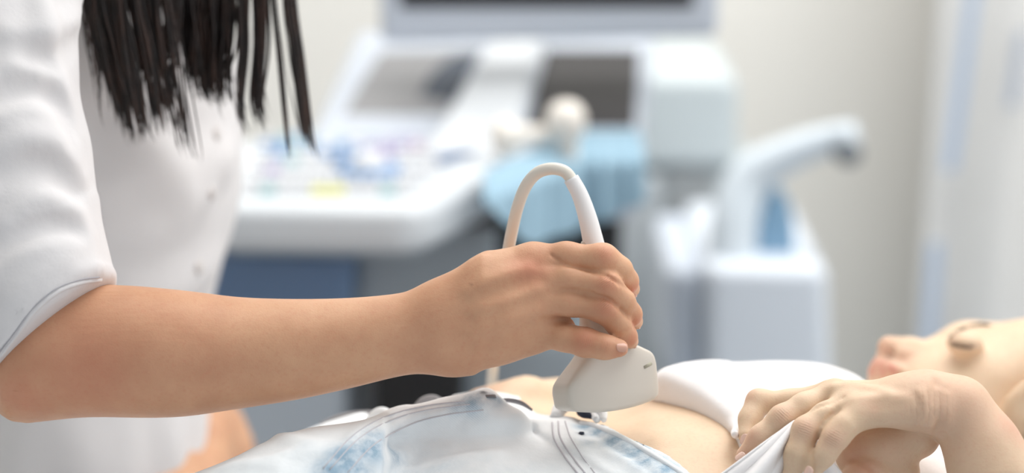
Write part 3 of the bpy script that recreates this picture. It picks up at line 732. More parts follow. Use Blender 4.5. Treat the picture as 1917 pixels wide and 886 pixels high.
nail(pbody, P(1512, 885, 1.0955), dirv(-.4, .9, 0), dirv(-.65, -.2, -.7), .0036, .0027)
# lashes, brow, hair
dk = hair_m
def hairs(name, path, length, r, count, spread, dirn, parent):
    V = []; Fc = []; L = spline_pts(path, 8)
    for i in range(count):
        p = L[int(i / count * (len(L) - 1))] + rng.normal(0, spread, 3); dv = np.asarray(dirn) + rng.normal(0, .25, 3); dv /= np.linalg.norm(dv)
        A, B, T = tube_geo(np.array([p, p + dv * length * .5, p + dv * length]), [r, r * .7, r * .1], 4, 1.0, len(V)); V += A; Fc += B + T
    return poly_mesh(name, V, Fc, dk, parent)
brow = [N.hit(x, y, 1.2, 1.5, .0005) for x, y in ((1779, 630), (1801, 617), (1830, 610), (1848, 610))]
hairs('eyebrow', brow, .0035, .00016, 330, .0005, dirv(.9, .15, .0), pbody)
lash = [N.hit(x, y, 1.2, 1.5, .0004) for x, y in ((1782, 642), (1795, 647), (1808, 649), (1822, 649))]
hairs('eyelashes', lash, .0035, .00012, 70, .0003, dirv(-.3, .25, -.6), pbody)
HV = []; HQ = []
for i in range(150):
    a = rng.uniform(-1, 1); x0 = 1962 + 20 * rng.random()
    lock([(1950 + abs(a) * 20, 640 + 20 * rng.random(), a * .03), (2000, 690 + 20 * rng.random(), a * .065), (1975 + rng.normal(0, 8), 790, -.07 + .14 * (a > 0) + rng.normal(0, .004)), (1945 + rng.normal(0, 14), 880, -.075 + .15 * (a > 0) + rng.normal(0, .006)), (1960 + rng.normal(0, 40), 990, -.08 + .16 * (a > 0) + rng.normal(0, .02))], rng.uniform(4, 8), 1.385)
KF = Field(*(np.arange(a, b, .006, dtype=np.float32) for a, b in ((.2, .62), (1.15, 1.65), (.68, 1.12))))
KF.add([Ell(P(1995, 860, 1.387), (.108, .086, .100), R_h)]); KF.carve(pchain([(1790, 700, 1.387, 268), (1740, 900, 1.387, 320)]), k=.02)
V, Q = KF.nets(1); off = len(HV); HV += list(V); HQ += [tuple(int(v) + off for v in q) for q in Q]
poly_mesh('hair', HV, HQ, hair_m, pt)
# pillow
PF = Field(*(np.arange(a, b, .008, dtype=np.float32) for a, b in ((.28, .86), (1.08, 1.7), (.66, .95))))
pc = np.array([.56, 1.385, cz + .047])
PF.F = (((np.abs((PF.co((slice(None),)*3)[0] - pc[0]) / .20) ** 3 + np.abs((PF.co((slice(None),)*3)[1] - pc[1]) / .27) ** 3 + np.abs((PF.co((slice(None),)*3)[2] - pc[2]) / .046) ** 2) ** .4 - 1) * .05).astype(np.float32)
V, Q = PF.nets(2)
np_mesh('pillowcase', V, Q, cloth_mat('pillow_cotton', (240, 241, 243)), pill)

# ------------------------------------------------------------------ jeans
denim = NT('washed_denim')
wv = denim.n('ShaderNodeTexWave'); wv.bands_direction = 'DIAGONAL'; wv.inputs['Scale'].default_value = 360; wv.inputs['Distortion'].default_value = 1.2; wv.inputs['Detail'].default_value = 2; wv.inputs['Detail Scale'].default_value = 3; denim.l(denim.pos(), wv.inputs['Vector'])
pale = denim.mix(denim.math('MULTIPLY', wv.outputs['Fac'], .15), srgb(243, 246, 248), srgb(220, 228, 235))
bl = denim.math('MAXIMUM', denim.attr('blue'), denim.math('MULTIPLY', denim.ramp(denim.noise(13, 4, .6), .54, .74), .25))
bl = denim.math('MULTIPLY', bl, denim.math('ADD', .35, denim.ramp(denim.noise(75, 5, .65), .35, .6)))
c = denim.mix(bl, pale, denim.mix(wv.outputs['Fac'], srgb(176, 200, 216), srgb(118, 147, 172)))
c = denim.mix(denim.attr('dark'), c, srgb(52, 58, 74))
denim.set(Base_Color=c, Roughness=.9, Specular_IOR_Level=.15, Sheen_Weight=.1)
denim.bump(wv.outputs['Fac'], .00006, .5); denim.bump(denim.noise(60, 4), .0018, .6)
J = Field(H(-.72, .13, [(-.14, .10, .0018)], .007, 1.05), H(.94, 1.46, [(1.02, 1.22, .0018)], .006, 1.05), H(.66, 1.0, [(.86, .98, .0018)], .006, 1.05))
jt = Loft(trunkS, 0, grow=.0045, power=2.25)
J.add(jt)
legs = [Loft([sect(*r) for r in [(-480, 1080, 1.10, 62, 58), (-150, 1000, 1.10, 72, 70), (120, 955, 1.10, 80, 76), (350, 884, 1.10, 84, 80), (430, 853, 1.10, 84, 82), (480, 829, 1.105, 84, 84), (560, 803, 1.11, 84, 86), (640, 792, 1.115, 82, 86), (720, 778, 1.125, 70, 80)]]),
        Loft([sect(*r) for r in [(-480, 1090, 1.27, 62, 58), (100, 985, 1.265, 80, 76), (350, 915, 1.26, 84, 80), (480, 862, 1.26, 84, 84), (580, 812, 1.255, 80, 84), (660, 790, 1.25, 74, 80)]])]
for l in legs: J.add(l, k=.02)
J.add(pchain([(690, 818, 1.18, 20), (760, 800, 1.175, 22), (840, 782, 1.172, 23), (905, 768, 1.17, 21), (965, 782, 1.17, 12)]), k=.018, kin=.02)     # fly ridge
# waistband edge: a slanting low-rise line found on the cloth, mirrored to the far side
we = [J.hit(x, y, 1.0, 1.45) for x, y in ((1000, 772), (1040, 778), (1085, 784), (1130, 797), (1200, 832), (1290, 886), (1370, 940))]
fc = P(958, 752, 1.175)
wy = np.array([p[1] for p in we]); wx = np.array([p[0] for p in we]); yc = fc[1]
yc = 1.136; hy = np.array([-.3, -.03, 0, .006, .026, .061, .094, .108, .15]); hx = np.array([.02, .004, .016, .038, .055, .075, .100, .123, .135])
wcut = lambda X, Y, Z: X - np.interp(yc - Y, hy, hx)
def cutw(X, Y, Z): return wcut(X, Y, Z) * .77
J.warp(lambda X, Y, Z: -.0016 * (wcut(X, Y, Z) > -.044) + 0 * Z)
J.warp(lambda X, Y, Z: .0016 * np.exp(-((wcut(X, Y, Z) + .0465) / .0016) ** 2) + .0008 * np.exp(-((wcut(X, Y, Z) + .004) / .0012) ** 2) + 0 * Z)
for pts, r in (([(610, 878), (665, 820), (730, 782), (800, 765), (880, 757)], .0026), ([(640, 886), (690, 830), (760, 792), (830, 774), (900, 765)], .0022), ([(1038, 790), (1042, 820), (1062, 855), (1090, 890)], .0026), ([(1060, 785), (1070, 815), (1092, 850), (1120, 890)], .0024),
               ([(700, 870), (760, 850), (840, 842)], .004), ([(480, 870), (560, 850), (640, 845)], .004), ([(1140, 850), (1190, 870), (1230, 895)], .003), ([(520, 815), (560, 830), (620, 832)], .0035), ([(880, 800), (950, 785), (1020, 790)], .0025), ([(790, 890), (850, 865), (930, 850)], .003),
               ([(400, 885), (450, 872), (520, 875)], .004)):
    J.ridge(pts, r, .008, sink=.6)
for pts, r in (([(1080, 802), (1110, 812), (1160, 842), (1215, 878), (1240, 900)], .0022),):
    J.groove(pts, r, .004, lift=.5)
JF = J.F.copy(); J.clip(cutw, .002)
V, Q = J.nets(2)
jeans = np_mesh('jeans', V, Q, denim.m, pt)
Jp = lambda x, y: J.hit(x, y, 1.0, 1.45)
blues = [((650, 860), .012, .95), ((690, 840), .012, .9), ((665, 878), .010, .9), ((740, 850), .012, .55), ((620, 885), .012, .8), ((700, 815), .009, .6), ((885, 748), .010, .7), ((860, 757), .007, .5), ((930, 748), .006, .6), ((1095, 800), .007, .8), ((1120, 808), .009, .9), ((1150, 822), .009, .85), ((1185, 845), .010, .9),
         ((1215, 862), .010, .9), ((1245, 880), .010, .8), ((1165, 835), .007, .7), ((1020, 768), .007, .5), ((1065, 772), .005, .8), ((1100, 830), .006, .4)]  # wash patches, plus the waistband's shadow gap coloured in as a blue line
set_attr(jeans, 'blue', spots(V, [(Jp(*a), r, s2) for a, r, s2 in blues]))
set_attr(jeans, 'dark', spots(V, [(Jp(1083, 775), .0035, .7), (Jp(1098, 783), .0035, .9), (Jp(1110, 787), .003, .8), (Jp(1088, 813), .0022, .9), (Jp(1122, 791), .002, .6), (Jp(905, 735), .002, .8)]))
# seams, belt loop, fly parts
waist_edge = [(1090, 789), (1112, 793), (1135, 802), (1170, 818), (1205, 837), (1240, 858), (1275, 880), (1300, 897)]
thread = plain('seam_thread', (206, 204, 210), .8)
def seam(pts, r, name='seam', mat=thread, lift=.0002):
    L = [J.hit(x, y, 1.0, 1.45, lift) for x, y in spline_pts(pts, 5)]
    return tube(name, L, r, mat, jeans, seg=8, n=1)
seam([(617, 880), (672, 822), (737, 785), (805, 767), (880, 758)], .0004); seam([(605, 878), (660, 817), (726, 779), (800, 760), (870, 752)], .0004)
seam([(650, 886), (700, 833), (768, 795), (835, 777), (905, 768)], .0004)
seam([(1034, 792), (1038, 822), (1058, 857), (1084, 890)], .0006); seam([(1045, 790), (1049, 820), (1069, 853), (1096, 888)], .0006); seam([(1058, 789), (1068, 819), (1090, 855), (1116, 890)], .0004)
loop_m = denim.m
seam([(x - 3, y + 3) for x, y in waist_edge], .0019, 'waistband_edge', denim.m, -.0002)
lp = [J.hit(1040, 782, 1, 1.4, .000), J.hit(1050, 777, 1, 1.4, .005), J.hit(1064, 775, 1, 1.4, .0085), J.hit(1083, 778, 1, 1.4, .0095), J.hit(1100, 786, 1, 1.4, .006), J.hit(1118, 796, 1, 1.4, .003)]
bl_ = tube('belt_loop', lp, [.0036, .0048, .0056, .005, .0036, .002], loop_m, jeans, seg=16, n=6); 
l2 = [J.hit(1084, 781, 1, 1.4, .003), J.hit(1104, 781, 1, 1.4, .0065), J.hit(1120, 787, 1, 1.4, .005), J.hit(1130, 794, 1, 1.4, .002)]
tube('belt_loop', l2, [.002, .0036, .0036, .0016], loop_m, jeans, seg=14, n=6)
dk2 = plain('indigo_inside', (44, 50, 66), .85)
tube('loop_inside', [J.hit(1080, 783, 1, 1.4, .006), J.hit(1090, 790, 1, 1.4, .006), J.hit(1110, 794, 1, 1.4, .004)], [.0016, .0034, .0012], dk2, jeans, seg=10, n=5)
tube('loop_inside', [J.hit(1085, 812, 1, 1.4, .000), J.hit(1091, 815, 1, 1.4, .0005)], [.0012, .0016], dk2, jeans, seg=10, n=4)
zip_m = plain('zip_metal', (128, 126, 130), .45, .6, .6)
inn = plain('jeans_lining', (150, 148, 150), .9, bumpd=.0008, bscale=300)
fp = lambda x, y, d, : P(x, y, d)
tube('fly_flap', [fp(858, 756, 1.185), fp(885, 745, 1.185), fp(908, 739, 1.183), fp(925, 745, 1.182), fp(945, 756, 1.182)], [.002, .0034, .0042, .0034, .0016], loop_m, jeans, seg=14, n=6)
tube('zip', [fp(925, 749, 1.19), fp(955, 750, 1.195), fp(978, 756, 1.195), fp(996, 768, 1.19)], [.001, .0015, .0015, .0008], zip_m, jeans, seg=12, n=6, flat=.6)
tube('pocket_edge', [fp(775, 762, 1.24), fp(792, 749, 1.24), fp(812, 745, 1.24), fp(832, 752, 1.24)], [.001, .002, .002, .001], inn, jeans, seg=12, n=6)
tube('pocket_edge', [fp(600, 797, 1.28), fp(640, 783, 1.28), fp(690, 777, 1.275), fp(722, 780, 1.265)], [.002, .003, .003, .0015], inn, jeans, seg=12, n=6)
tube('pocket_edge', [fp(688, 786, 1.23), fp(706, 773, 1.23), fp(725, 774, 1.225), fp(742, 788, 1.215)], [.0015, .003, .003, .0015], loop_m, jeans, seg=12, n=6)
btnp = J.hit(918, 741, 1.0, 1.45)
tube('button', [btnp - UP * .001, btnp + UP * .0006], [.0036, .003], zip_m, jeans, seg=18, n=1)

# ------------------------------------------------------------------ T-shirt
shirt_m = cloth_mat('tshirt_cotton', (246, 243, 243), weave=3400, bumpd=.00004, var=.006)
T = Field(H(.07, .60, [(.08, .36, .0016)], .006, 1.05), H(.98, 1.56, [(1.04, 1.26, .0018)], .006, 1.05), H(.70, 1.06, [(.86, 1.0, .0017)], .006, 1.05))
T.add(Loft(trunkS, 0, grow=.004, power=2.25))
T.add(Loft([sect(*r) for r in [(1215, 712, 1.245, 62, 45), (1240, 682, 1.245, 78, 62), (1270, 679, 1.245, 90, 74), (1320, 687, 1.24, 104, 85), (1400, 697, 1.235, 122, 96), (1480, 697, 1.24, 140, 102), (1560, 696, 1.25, 140, 100), (1600, 701, 1.27, 130, 90), (1640, 714, 1.28, 115, 75), (1680, 770, 1.28, 100, 60)]], 0), k=.026)
T.add(pchain([(1600, 880, 1.20, 110), (1690, 915, 1.195, 100), (1755, 945, 1.19, 105)]), k=.03, kin=.02)
yh = P(0, 745, 1.18)[1]; xh = P(1218, 742, 1.185)[0]
hp = [N.hit(x, y, 1.0, 1.5) for x, y in ((1222, 747), (1262, 752), (1305, 763), (1345, 782), (1376, 805), (1392, 835), (1402, 886), (1410, 960))]
yh = hp[0][1]; ty = np.concatenate([[yh - p[1] for p in hp], [.2]]); tx = np.array([p[0] for p in hp] + [hp[-1][0]]); oo = np.argsort(ty);
hem = lambda X, Y, Z: -(X - np.interp(np.abs(Y - yh), ty[oo], tx[oo]))
T.clip(lambda X, Y, Z: hem(X, Y, Z) * .8, .004)
T.clip(lambda X, Y, Z: np.minimum(X - P(1662, 0, 1.28)[0], Z - P(1700, 800, 1.2)[2]) + 0 * Y, .006)
T.warp(lambda X, Y, Z: -.0012 * (hem(X, Y, Z) > -.010) + 0 * Z)
# hem roll and bunched cloth
def hemroll(pts, r, sink=.35, k=.003, d0=1.0, d1=1.5, n=5, field=N):
    L = spline_pts([field.hit(x, y, d0, d1) for x, y in pts], n); q = [field.normal(p) for p in L]
    L = [p + a * r * (1 - sink) for p, a in zip(L, q)]; T.add([Cone(L[i], L[i + 1], r, r) for i in range(len(L) - 1)], k=k)
hemroll([(1226, 748), (1262, 753), (1305, 763), (1345, 782), (1372, 803), (1382, 814)], .0026)
hemroll([(1232, 741), (1270, 744), (1315, 755), (1352, 773), (1380, 796)], .003, sink=.2, k=.005)
for pts, r in (([(1240, 726), (1300, 728), (1350, 745), (1395, 780)], .005), ([(1260, 700), (1320, 712), (1380, 735), (1420, 770)], .004), ([(1420, 700), (1500, 712), (1560, 725)], .004)):
    T.ridge(pts, r, .02, sink=.75)
T.add(chain([P(1245, 738, 1.27), P(1120, 752, 1.262), P(1040, 752, 1.258), P(1004, 765, 1.255)], [.012, .006, .0035, .001]), k=.004, kin=.004)
V, Q = T.nets(2)
shirt = np_mesh('t_shirt', V, Q, shirt_m, pt)

# the hem gathered up in the fingers: a folded sheet fanning down from the pinch
nu, nv = 80, 50; Vs = []
for j in range(nv + 1):
    for i in range(nu + 1):
        u = i / nu; v = j / nv
        bx = 1290 + 330 * u; by = 930 + 20 * math.sin(u * 3)
        tx_, ty_ = 1487 + 16 * u, 790 + 4 * u
        sag = math.sin(v * math.pi) * (12 * (1 - u))
        x = tx_ + (bx - tx_) * v + sag * .6; y = ty_ + (by - ty_) * (v ** (.92 + .25 * (1 - u))) 
        d = 1.119 - .018 * v * (1 - u) + .012 * v * max(u - .35, 0) + (.0045 * math.sin(u * 17 + .5) + .0022 * math.sin(u * 39 + 2 * v)) * (.15 + min(v * 1.4, 1)) - .004 * math.sin(v * math.pi) * (1 - u)
        Vs.append(P(x, y, d))
Fc = [(j * (nu + 1) + i, j * (nu + 1) + i + 1, (j + 1) * (nu + 1) + i + 1, (j + 1) * (nu + 1) + i) for j in range(nv) for i in range(nu)]
ph = poly_mesh('gathered_hem', Vs, Fc, shirt_m, shirt); ph.modifiers.new('s', 'SOLIDIFY').thickness = .0012

# ------------------------------------------------------------------ background furniture
def PY(px, py, y):
    dv = P(px, py, 1.0) - CAM; return CAM + dv * (y / dv[1])
def PZ(px, py, z):
    dv = P(px, py, 1.0) - CAM; return CAM + dv * ((z - CAM[2]) / dv[2])
def prism(name, ring, ext, mat, parent=None, bevel=.006):
    ring = [np.asarray(p, float) for p in ring]; n = len(ring); ext = np.asarray(ext, float)
    nr = sum(np.cross(ring[i] - ring[0], ring[(i + 1) % n] - ring[0]) for i in range(n))
    if nr @ ext > 0: ring = ring[::-1]
    V = ring + [p + ext for p in ring]
    Fc = [tuple(range(n)), tuple(range(2 * n - 1, n - 1, -1))] + [(i, i + n, (i + 1) % n + n, (i + 1) % n) for i in range(n)]
    return poly_mesh(name, V, Fc, mat, parent, smooth=bevel > 0, bevel=bevel)
def upright(name, pts, y, th, mat, parent=None, bevel=.006):
    return prism(name, [PY(a, b, y) for a, b in pts], (0, th, 0), mat, parent, bevel)
m_pale = plain('pale_plastic', (192, 199, 210), .4, .5, var=.01); m_lip = plain('white_plastic', (208, 213, 218), .35, .5, var=.01)
m_grey = plain('grey_panel', (142, 142, 144), .5, bumpd=.0004); m_dark = plain('charcoal_panel', (50, 48, 50), .5); m_hood_shadow = plain('hood_shadow_slate', (54, 66, 82), .5)
m_blue = plain('blue_panel', (104, 130, 164), .45, .5); m_black = plain('black_plastic', (26, 27, 30), .5); m_mid = plain('mid_grey_plastic', (160, 170, 178), .5)
um = empty('ultrasound_machine', (-.05, 2.3, 0), 'pale grey ultrasound machine with big dark monitor above a key-covered console', 'ultrasound machine')
ZC = .842
# monitor
yM = 2.30
bez = upright('monitor_bezel', [(712, 84), (1346, 72), (1350, -470), (706, -470)], yM, .035, m_pale, um, .012)
scr = plain('dark_screen', (20, 20, 25), .25, .4, var=.02)
upright('monitor_screen', [(750, 14), (1297, 13), (1299, -430), (748, -430)], yM - .003, .004, scr, bez, .001)
upright('monitor_back', [(760, 40), (1300, 30), (1290, -400), (765, -400)], yM + .035, .045, m_mid, bez, .015)
# hood behind the console, sloping up and back under the monitor
def slope(pts, lift=0.0): # sloped plane: d 2.18 at py 285 -> 2.34 at py 60
    return [P(a, b, 2.27 + (285 - b) / 225 * .24 - lift) for a, b in pts]
prism('sloped_hood', slope([(672, 55), (1225, 55), (1190, 285), (566, 285)]), (0, .02, -.09), m_pale, um, .01)
prism('speaker_grille', slope([(712, 96), (905, 92), (835, 214), (640, 216)], .006), (0, .004, -.008), m_grey, um, .002)
prism('hood_shadow_patch', slope([(845, 104), (900, 96), (850, 190), (785, 178), (805, 138)], .010), (0, .004, -.006), m_hood_shadow, um, .002)  # shadow on the hood, put in as a thin dark slab
prism('charcoal_tray', slope([(1022, 92), (1197, 92), (1188, 238), (985, 238)], .006), (0, .004, -.008), m_dark, um, .002)
prism('monitor_support', slope([(922, 60), (1022, 60), (960, 262), (930, 285), (790, 285)], .035), (0, .01, -.04), plain('bright_white_plastic', (224, 228, 232), .4), um, .012)
# console
con_pts = [(330, 372), (400, 386), (760, 392), (815, 380), (870, 352), (950, 312), (1010, 268), (1000, 246), (560, 246), (450, 262), (360, 310)]
console = prism('console', [PZ(a, b, ZC) for a, b in con_pts], (0, .0, -.05), m_lip, um, .016)
prism('console_tray', [PZ(a, b, ZC - .05) for a, b in [(420, 430), (780, 436), (850, 400), (960, 330), (950, 300), (430, 320)]], (0, 0, -.03), m_mid, um, .01)
key_cols = {'w': (208, 210, 214), 'b': (110, 150, 196), 'l': (168, 156, 196), 'g': (150, 188, 192), 'y': (220, 218, 130), 'd': (84, 108, 144), 'p': (196, 168, 188)}
km = {k: plain('key_' + k, v, .4) for k, v in key_cols.items()}
def key(px, py, w_, h_, c):
    p = PZ(px, py, ZC); w_ = mm(w_, 2.2) / 2; h_ = h_ / 1000 / 2
    quad_box('key', (p[0] - w_, p[1] - h_, ZC - .002), (p[0] + w_, p[1] + h_, ZC + .006), km[c], console, bevel=.0015)
rowsK = [(262, 'wgbgwglgwllw', 505, 27, 20), (277, 'bbgbwbwlllpw', 500, 28, 20), (292, 'wbwwbbbwlwww', 494, 29, 20), (308, 'wwgwwdbbwwww', 488, 29, 22), (324, 'wlwwwwbwwwww', 480, 30, 22), (342, 'wwwwwwwwwww', 474, 31, 24), (362, 'wgwwyywwgw', 470, 32, 22)]
for y_, cs, x0, dx, hh in rowsK:
    for i, c_ in enumerate(cs): key(x0 + i * dx, y_, dx * .78, hh, c_)
bp = PZ(690, 318, ZC + .006)
tube('trackball_ring', [bp + np.array([0, 0, -.006]), bp + np.array([0, 0, .003]), bp + np.array([0, 0, .004])], [.034, .034, .030], km['b'], console, seg=28, n=1)
tball = Ell(bp + np.array([0, 0, .002]), (.022, .022, .018))
sp = np.arange(-.03, .031, .003, dtype=np.float32); BF = Field(sp + bp[0], sp + bp[1], sp + bp[2]); BF.add(tball); V, Q = BF.nets(1); np_mesh('trackball', V, Q, km['w'], console)
prism('touch_strip', [PZ(a, b, ZC + .001) for a, b in [(800, 300), (900, 268), (925, 275), (830, 310)]], (0, 0, .003), km['d'], console, .001)
# body
upright('blue_front_panel', [(330, 470), (662, 478), (655, 600), (330, 600)], 2.08, .30, m_blue, um, .012)
upright('body_side', [(655, 455), (930, 400), (930, 640), (655, 660)], 2.14, .35, m_mid, um, .02)
upright('lower_body', [(330, 600), (655, 600), (655, 900), (330, 900)], 2.14, .36, plain('lower_grey', (196, 206, 216), .5), um, .02)
upright('drawer_recess', [(818, 372), (952, 352), (952, 428), (818, 430)], 2.11, .05, m_dark, um, .004)
upright('rear_cover', [(930, 250), (1165, 250), (1165, 760), (930, 760)], 2.32, .22, m_black, um, .01)
upright('cable_bay', [(700, 640), (870, 640), (870, 900), (700, 900)], 2.12, .10, m_black, um, .01)
for i in range(5): upright('cooling_fin', [(880 + i * 32, 600), (900 + i * 32, 600), (900 + i * 32, 830), (880 + i * 32, 830)], 2.22, .08, m_mid if i % 2 else m_lip, um, .004)
quad_box('base', (-.36, 2.12, .10), (.16, 2.62, .22), m_mid, um, .03)
quad_box('pedestal', (-.30, 2.2, .2), (.10, 2.5, .62), m_mid, um, .03)
for x in (-.31, .11):
    for y in (2.18, 2.56):
        wv_ = tube('castor', [(x - .018, y, .051), (x + .018, y, .051)], .05, m_black, um, seg=24, n=1)
        tube('castor_stem', [(x, y, .05), (x, y, .115)], .012, m_mid, wv_, seg=12, n=1)
# probe holder and two parked probes
holder = prism('probe_holder', [PZ(a, b, ZC + .004) for a, b in [(940, 330), (1010, 252), (1180, 244), (1186, 256), (1070, 262)]], (0, 0, -.03), m_pale, um, .006)
cream = plain('cream_probe', (236, 230, 222), .4)
def parked(base, tip, r, label):
    e = empty('parked_probe', base, label, 'ultrasound probe', )
    b_ = np.asarray(base, float); t_ = np.asarray(tip, float); u = t_ - b_
    tube('probe_housing', [b_, b_ + u * .45, b_ + u * .62, b_ + u * .8, b_ + u * .94, t_], [r * .5, r * .55, r * .9, r, r * .72, r * .15], cream, e, seg=20, n=5)
    tube('strain_relief', [b_, b_ - u * .18, b_ - u * .34], [r * .34, r * .26, r * .18], m_mid, e, seg=14, n=4)
    return e
h0 = PZ(1060, 292, ZC + .006)
parked(h0 + np.array([.004, .01, -.03]), h0 + np.array([-.002, .0, .062]), .022, 'upright cream probe with round head, parked behind the blue drape')
h1 = PZ(975, 292, ZC + .006)
parked(h1 + np.array([.03, .01, .022]), h1 + np.array([-.034, -.01, .024]), .021, 'cream probe lying flat on the console edge, left of the upright one')
# blue paper drape hanging over the holder
nu, nv = 90, 26; V = []
for j in range(nv + 1):
    for i in range(nu + 1):
        u = i / nu; v = j / nv
        xt = 905 + u * 292; top = 322 - 75 * min(u / .62, 1) ** .9 - 6 * max(u - .62, 0)
        bot = 360 + 95 * math.sin(min(u / .34, 1) * math.pi / 2) - max(u - .34, 0) * 118
        pl_ = math.sin(u * 62 + .8 * math.sin(u * 9)) * .004 * min(v * 2.2, 1) + math.sin(u * 25 + 1) * .005 * v
        if v < .3:
            s = v / .3; p0 = PZ(xt, top, ZC + .010); p1 = p0 + np.array([0, -.10, -.002]) ; p = p0 + (p1 - p0) * s + np.array([0, 0, -.012 * s ** 4])
        else:
            s = (v - .3) / .7; p0 = PZ(xt, top, ZC + .010) + np.array([0, -.10, -.014]); zb = PY(xt, bot, p0[1])[2]; p = p0 + np.array([0, -.008 * s, (zb - p0[2]) * s])
        V.append(p + np.array([.002 * math.sin(u * 31 + v * 3), -pl_, pl_ * .3 * (v < .3)]))
Fc = [(j * (nu + 1) + i, j * (nu + 1) + i + 1, (j + 1) * (nu + 1) + i + 1, (j + 1) * (nu + 1) + i) for j in range(nv) for i in range(nu)]
dr = poly_mesh('paper_drape', V, Fc, plain('blue_paper', (152, 182, 200), .8, .2, var=.05, vscale=40)); dr.modifiers.new('s', 'SOLIDIFY').thickness = .0015
tag(dr, 'light blue pleated paper drape hanging over the probe holder of the machine', 'drape')

# pale equipment tower and the examination chair behind the patient
m_tw = plain('tower_plastic', (200, 209, 212), .5, var=.01); m_tw2 = plain('tower_rail_plastic', (204, 210, 214), .5); m_vent = plain('vent_grey', (176, 180, 182), .6)  # side rail has its own slightly lighter plastic
yT = 2.88
tw = empty('equipment_tower', PY(1250, 600, yT) * np.array([1, 1, 0]), 'tall pale equipment tower with a grey vent panel, right of the ultrasound machine', 'medical device')
zf = lambda px, y, z: (px, proj(np.array([PY(px, 600, y)[0], y, z]))[1])
upright('tower_top', [(1168, 140), (1372, 140), (1386, 170), (1380, 320), (1168, 318)], yT, .30, m_tw, tw, .02)
upright('tower_body', [(1150, 318), (1425, 318), (1410, zf(1400, yT, .04)[1]), (1150, zf(1150, yT, .04)[1])], yT + .02, .28, m_tw, tw, .02)
upright('side_rail', [(1150, 330), (1238, 330), (1238, 960), (1150, 960)], yT, .025, m_tw2, tw, .008)
upright('vent_panel', [(1246, 318), (1336, 318), (1336, 492), (1246, 492)], yT + .012, .012, m_vent, tw, .003)
for a in (1165, 1365):
    p = PY(a, 600, yT + .15); tube('foot', [(p[0], yT + .12, 0), (p[0], yT + .12, .06)], .03, m_black, tw, seg=16, n=1)
yC = 2.50
ch = empty('examination_chair', PY(1400, 600, yC) * np.array([1, 1, 0]), 'pale examination chair with curved armrest and light blue pad, by the wall', 'examination chair')
arm_pts = [(1372, 520, 2.66, 44), (1374, 420, 2.66, 46), (1404, 335, 2.66, 44), (1480, 288, 2.64, 34), (1555, 262, 2.62, 28), (1600, 254, 2.60, 26)]
tube('armrest', [P(a, b, c) for a, b, c, d in arm_pts], [mm(d, 2.64) for *_, d in arm_pts], plain('chair_plastic', (214, 224, 232), .5, var=.01), ch, seg=24, n=8, flat=.8)
tube('hand_grip', [P(1572, 278, 2.61), P(1588, 286, 2.60), P(1602, 288, 2.59)], [mm(20, 2.6), mm(25, 2.6), mm(18, 2.6)], plain('grip_grey', (112, 118, 124), .6), ch, seg=18, n=5)
pad = [(1418, 500), (1420, 430), (1428, 392), (1446, 366), (1462, 362), (1478, 378), (1488, 420), (1490, 500)]
upright('blue_pad', pad, 2.56, .05, plain('blue_vinyl', (138, 176, 206), .45, .4), ch, .012)
chp = plain('chair_base_plastic', (222, 229, 238), .45, var=.01)
upright('seat_box', [(1318, 496), (1552, 500), (1560, 760), (1322, 760)], yC, .34, chp, ch, .02)
upright('side_box', [(1246, 500), (1322, 500), (1322, 760), (1250, 760)], yC + .05, .28, plain('chair_side', (206, 214, 226), .5), ch, .02)
p0, p1 = PY(1300, 700, yC + .1), PY(1500, 700, yC + .1)
quad_box('pedestal', (p0[0], yC + .08, .04), (p1[0], yC + .3, PY(1300, 740, yC + .2)[2]), m_mid, ch, .02)
quad_box('foot_plate', (p0[0] - .05, yC + .02, 0), (p1[0] + .05, yC + .36, .045), m_mid, ch, .012)

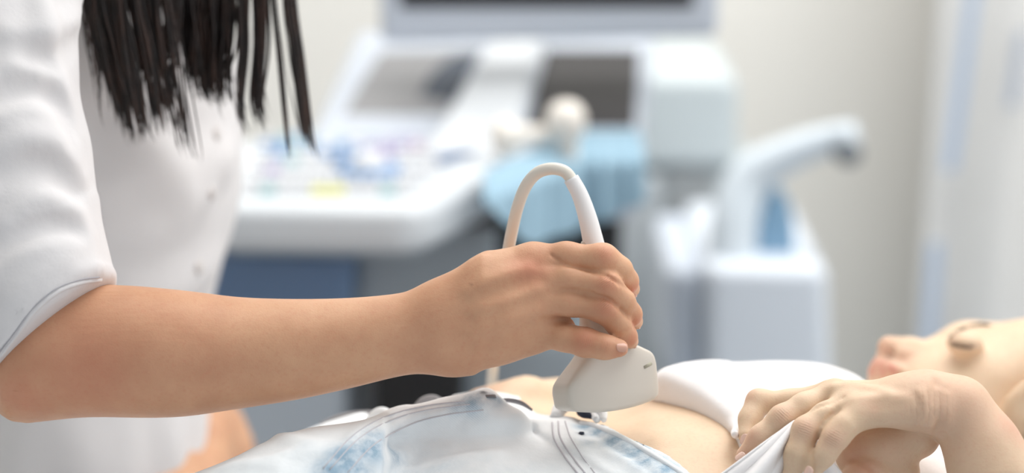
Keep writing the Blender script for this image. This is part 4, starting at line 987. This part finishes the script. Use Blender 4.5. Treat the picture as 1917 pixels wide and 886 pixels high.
# curtain along the right
cu = empty('privacy_curtain', (.93, 3.0, 2.6), 'grey white hanging curtain with thin blue bands, at the right behind the lying head', 'curtain')
xa, xb = PY(1722, 500, 3.02)[0], 1.9; V = []; nu, nv = 160, 14
for j in range(nv + 1):
    for i in range(nu + 1):
        u = i / nu; v = j / nv; V.append((xa + (xb - xa) * u + (1 - v) * 0.0 + .03 * v, 3.02 + .028 * math.sin(u * 46 + .6 * math.sin(u * 13)) * (1 - .25 * v) + .01 * math.sin(u * 17 + 2), .06 + 2.55 * v))
Fc = [(j * (nu + 1) + i, j * (nu + 1) + i + 1, (j + 1) * (nu + 1) + i + 1, (j + 1) * (nu + 1) + i) for j in range(nv) for i in range(nu)]
cs = poly_mesh('curtain_cloth', V, Fc, plain('curtain_cloth', (224, 223, 221), .85, .2, var=.03), cu); cs.modifiers.new('s', 'SOLIDIFY').thickness = .002
bandm = plain('blue_band', (176, 192, 214), .8)
prism('blue_band', [PY(1822, -80, 2.965), PY(1844, -80, 2.965), PY(1790, 320, 2.965), PY(1766, 320, 2.965)], (0, .004, 0), bandm, cu, .0008)
prism('blue_band', [PY(1740, 455, 2.965), PY(1764, 455, 2.965), PY(1748, 700, 2.965), PY(1722, 700, 2.965)], (0, .004, 0), bandm, cu, .0008)
prism('blue_band', [PY(1906, 60, 2.965), PY(1925, 60, 2.965), PY(1905, 200, 2.965), PY(1885, 200, 2.965)], (0, .004, 0), plain('band_grey', (176, 184, 198), .8), cu, .0008)
tube('curtain_rail', [(xa - .05, 3.02, 2.63), (xb + .05, 3.02, 2.63)], .012, steel, cu, seg=12, n=1)
# ceiling light panels
for n_, (x, y, sx, sy) in enumerate(((.35, 1.35, 1.3, 1.0), (-.2, 2.9, 2.6, .5))):
    cl = empty('ceiling_light', (x, y, 2.7), ('square' if n_ == 0 else 'long') + ' flush ceiling light panel ' + ('above the couch' if n_ == 0 else 'above the machines by the back wall'), 'ceiling light')
    quad_box('light_frame', (x - sx / 2, y - sy / 2, 2.66), (x + sx / 2, y + sy / 2, 2.7), steel, cl, .004)
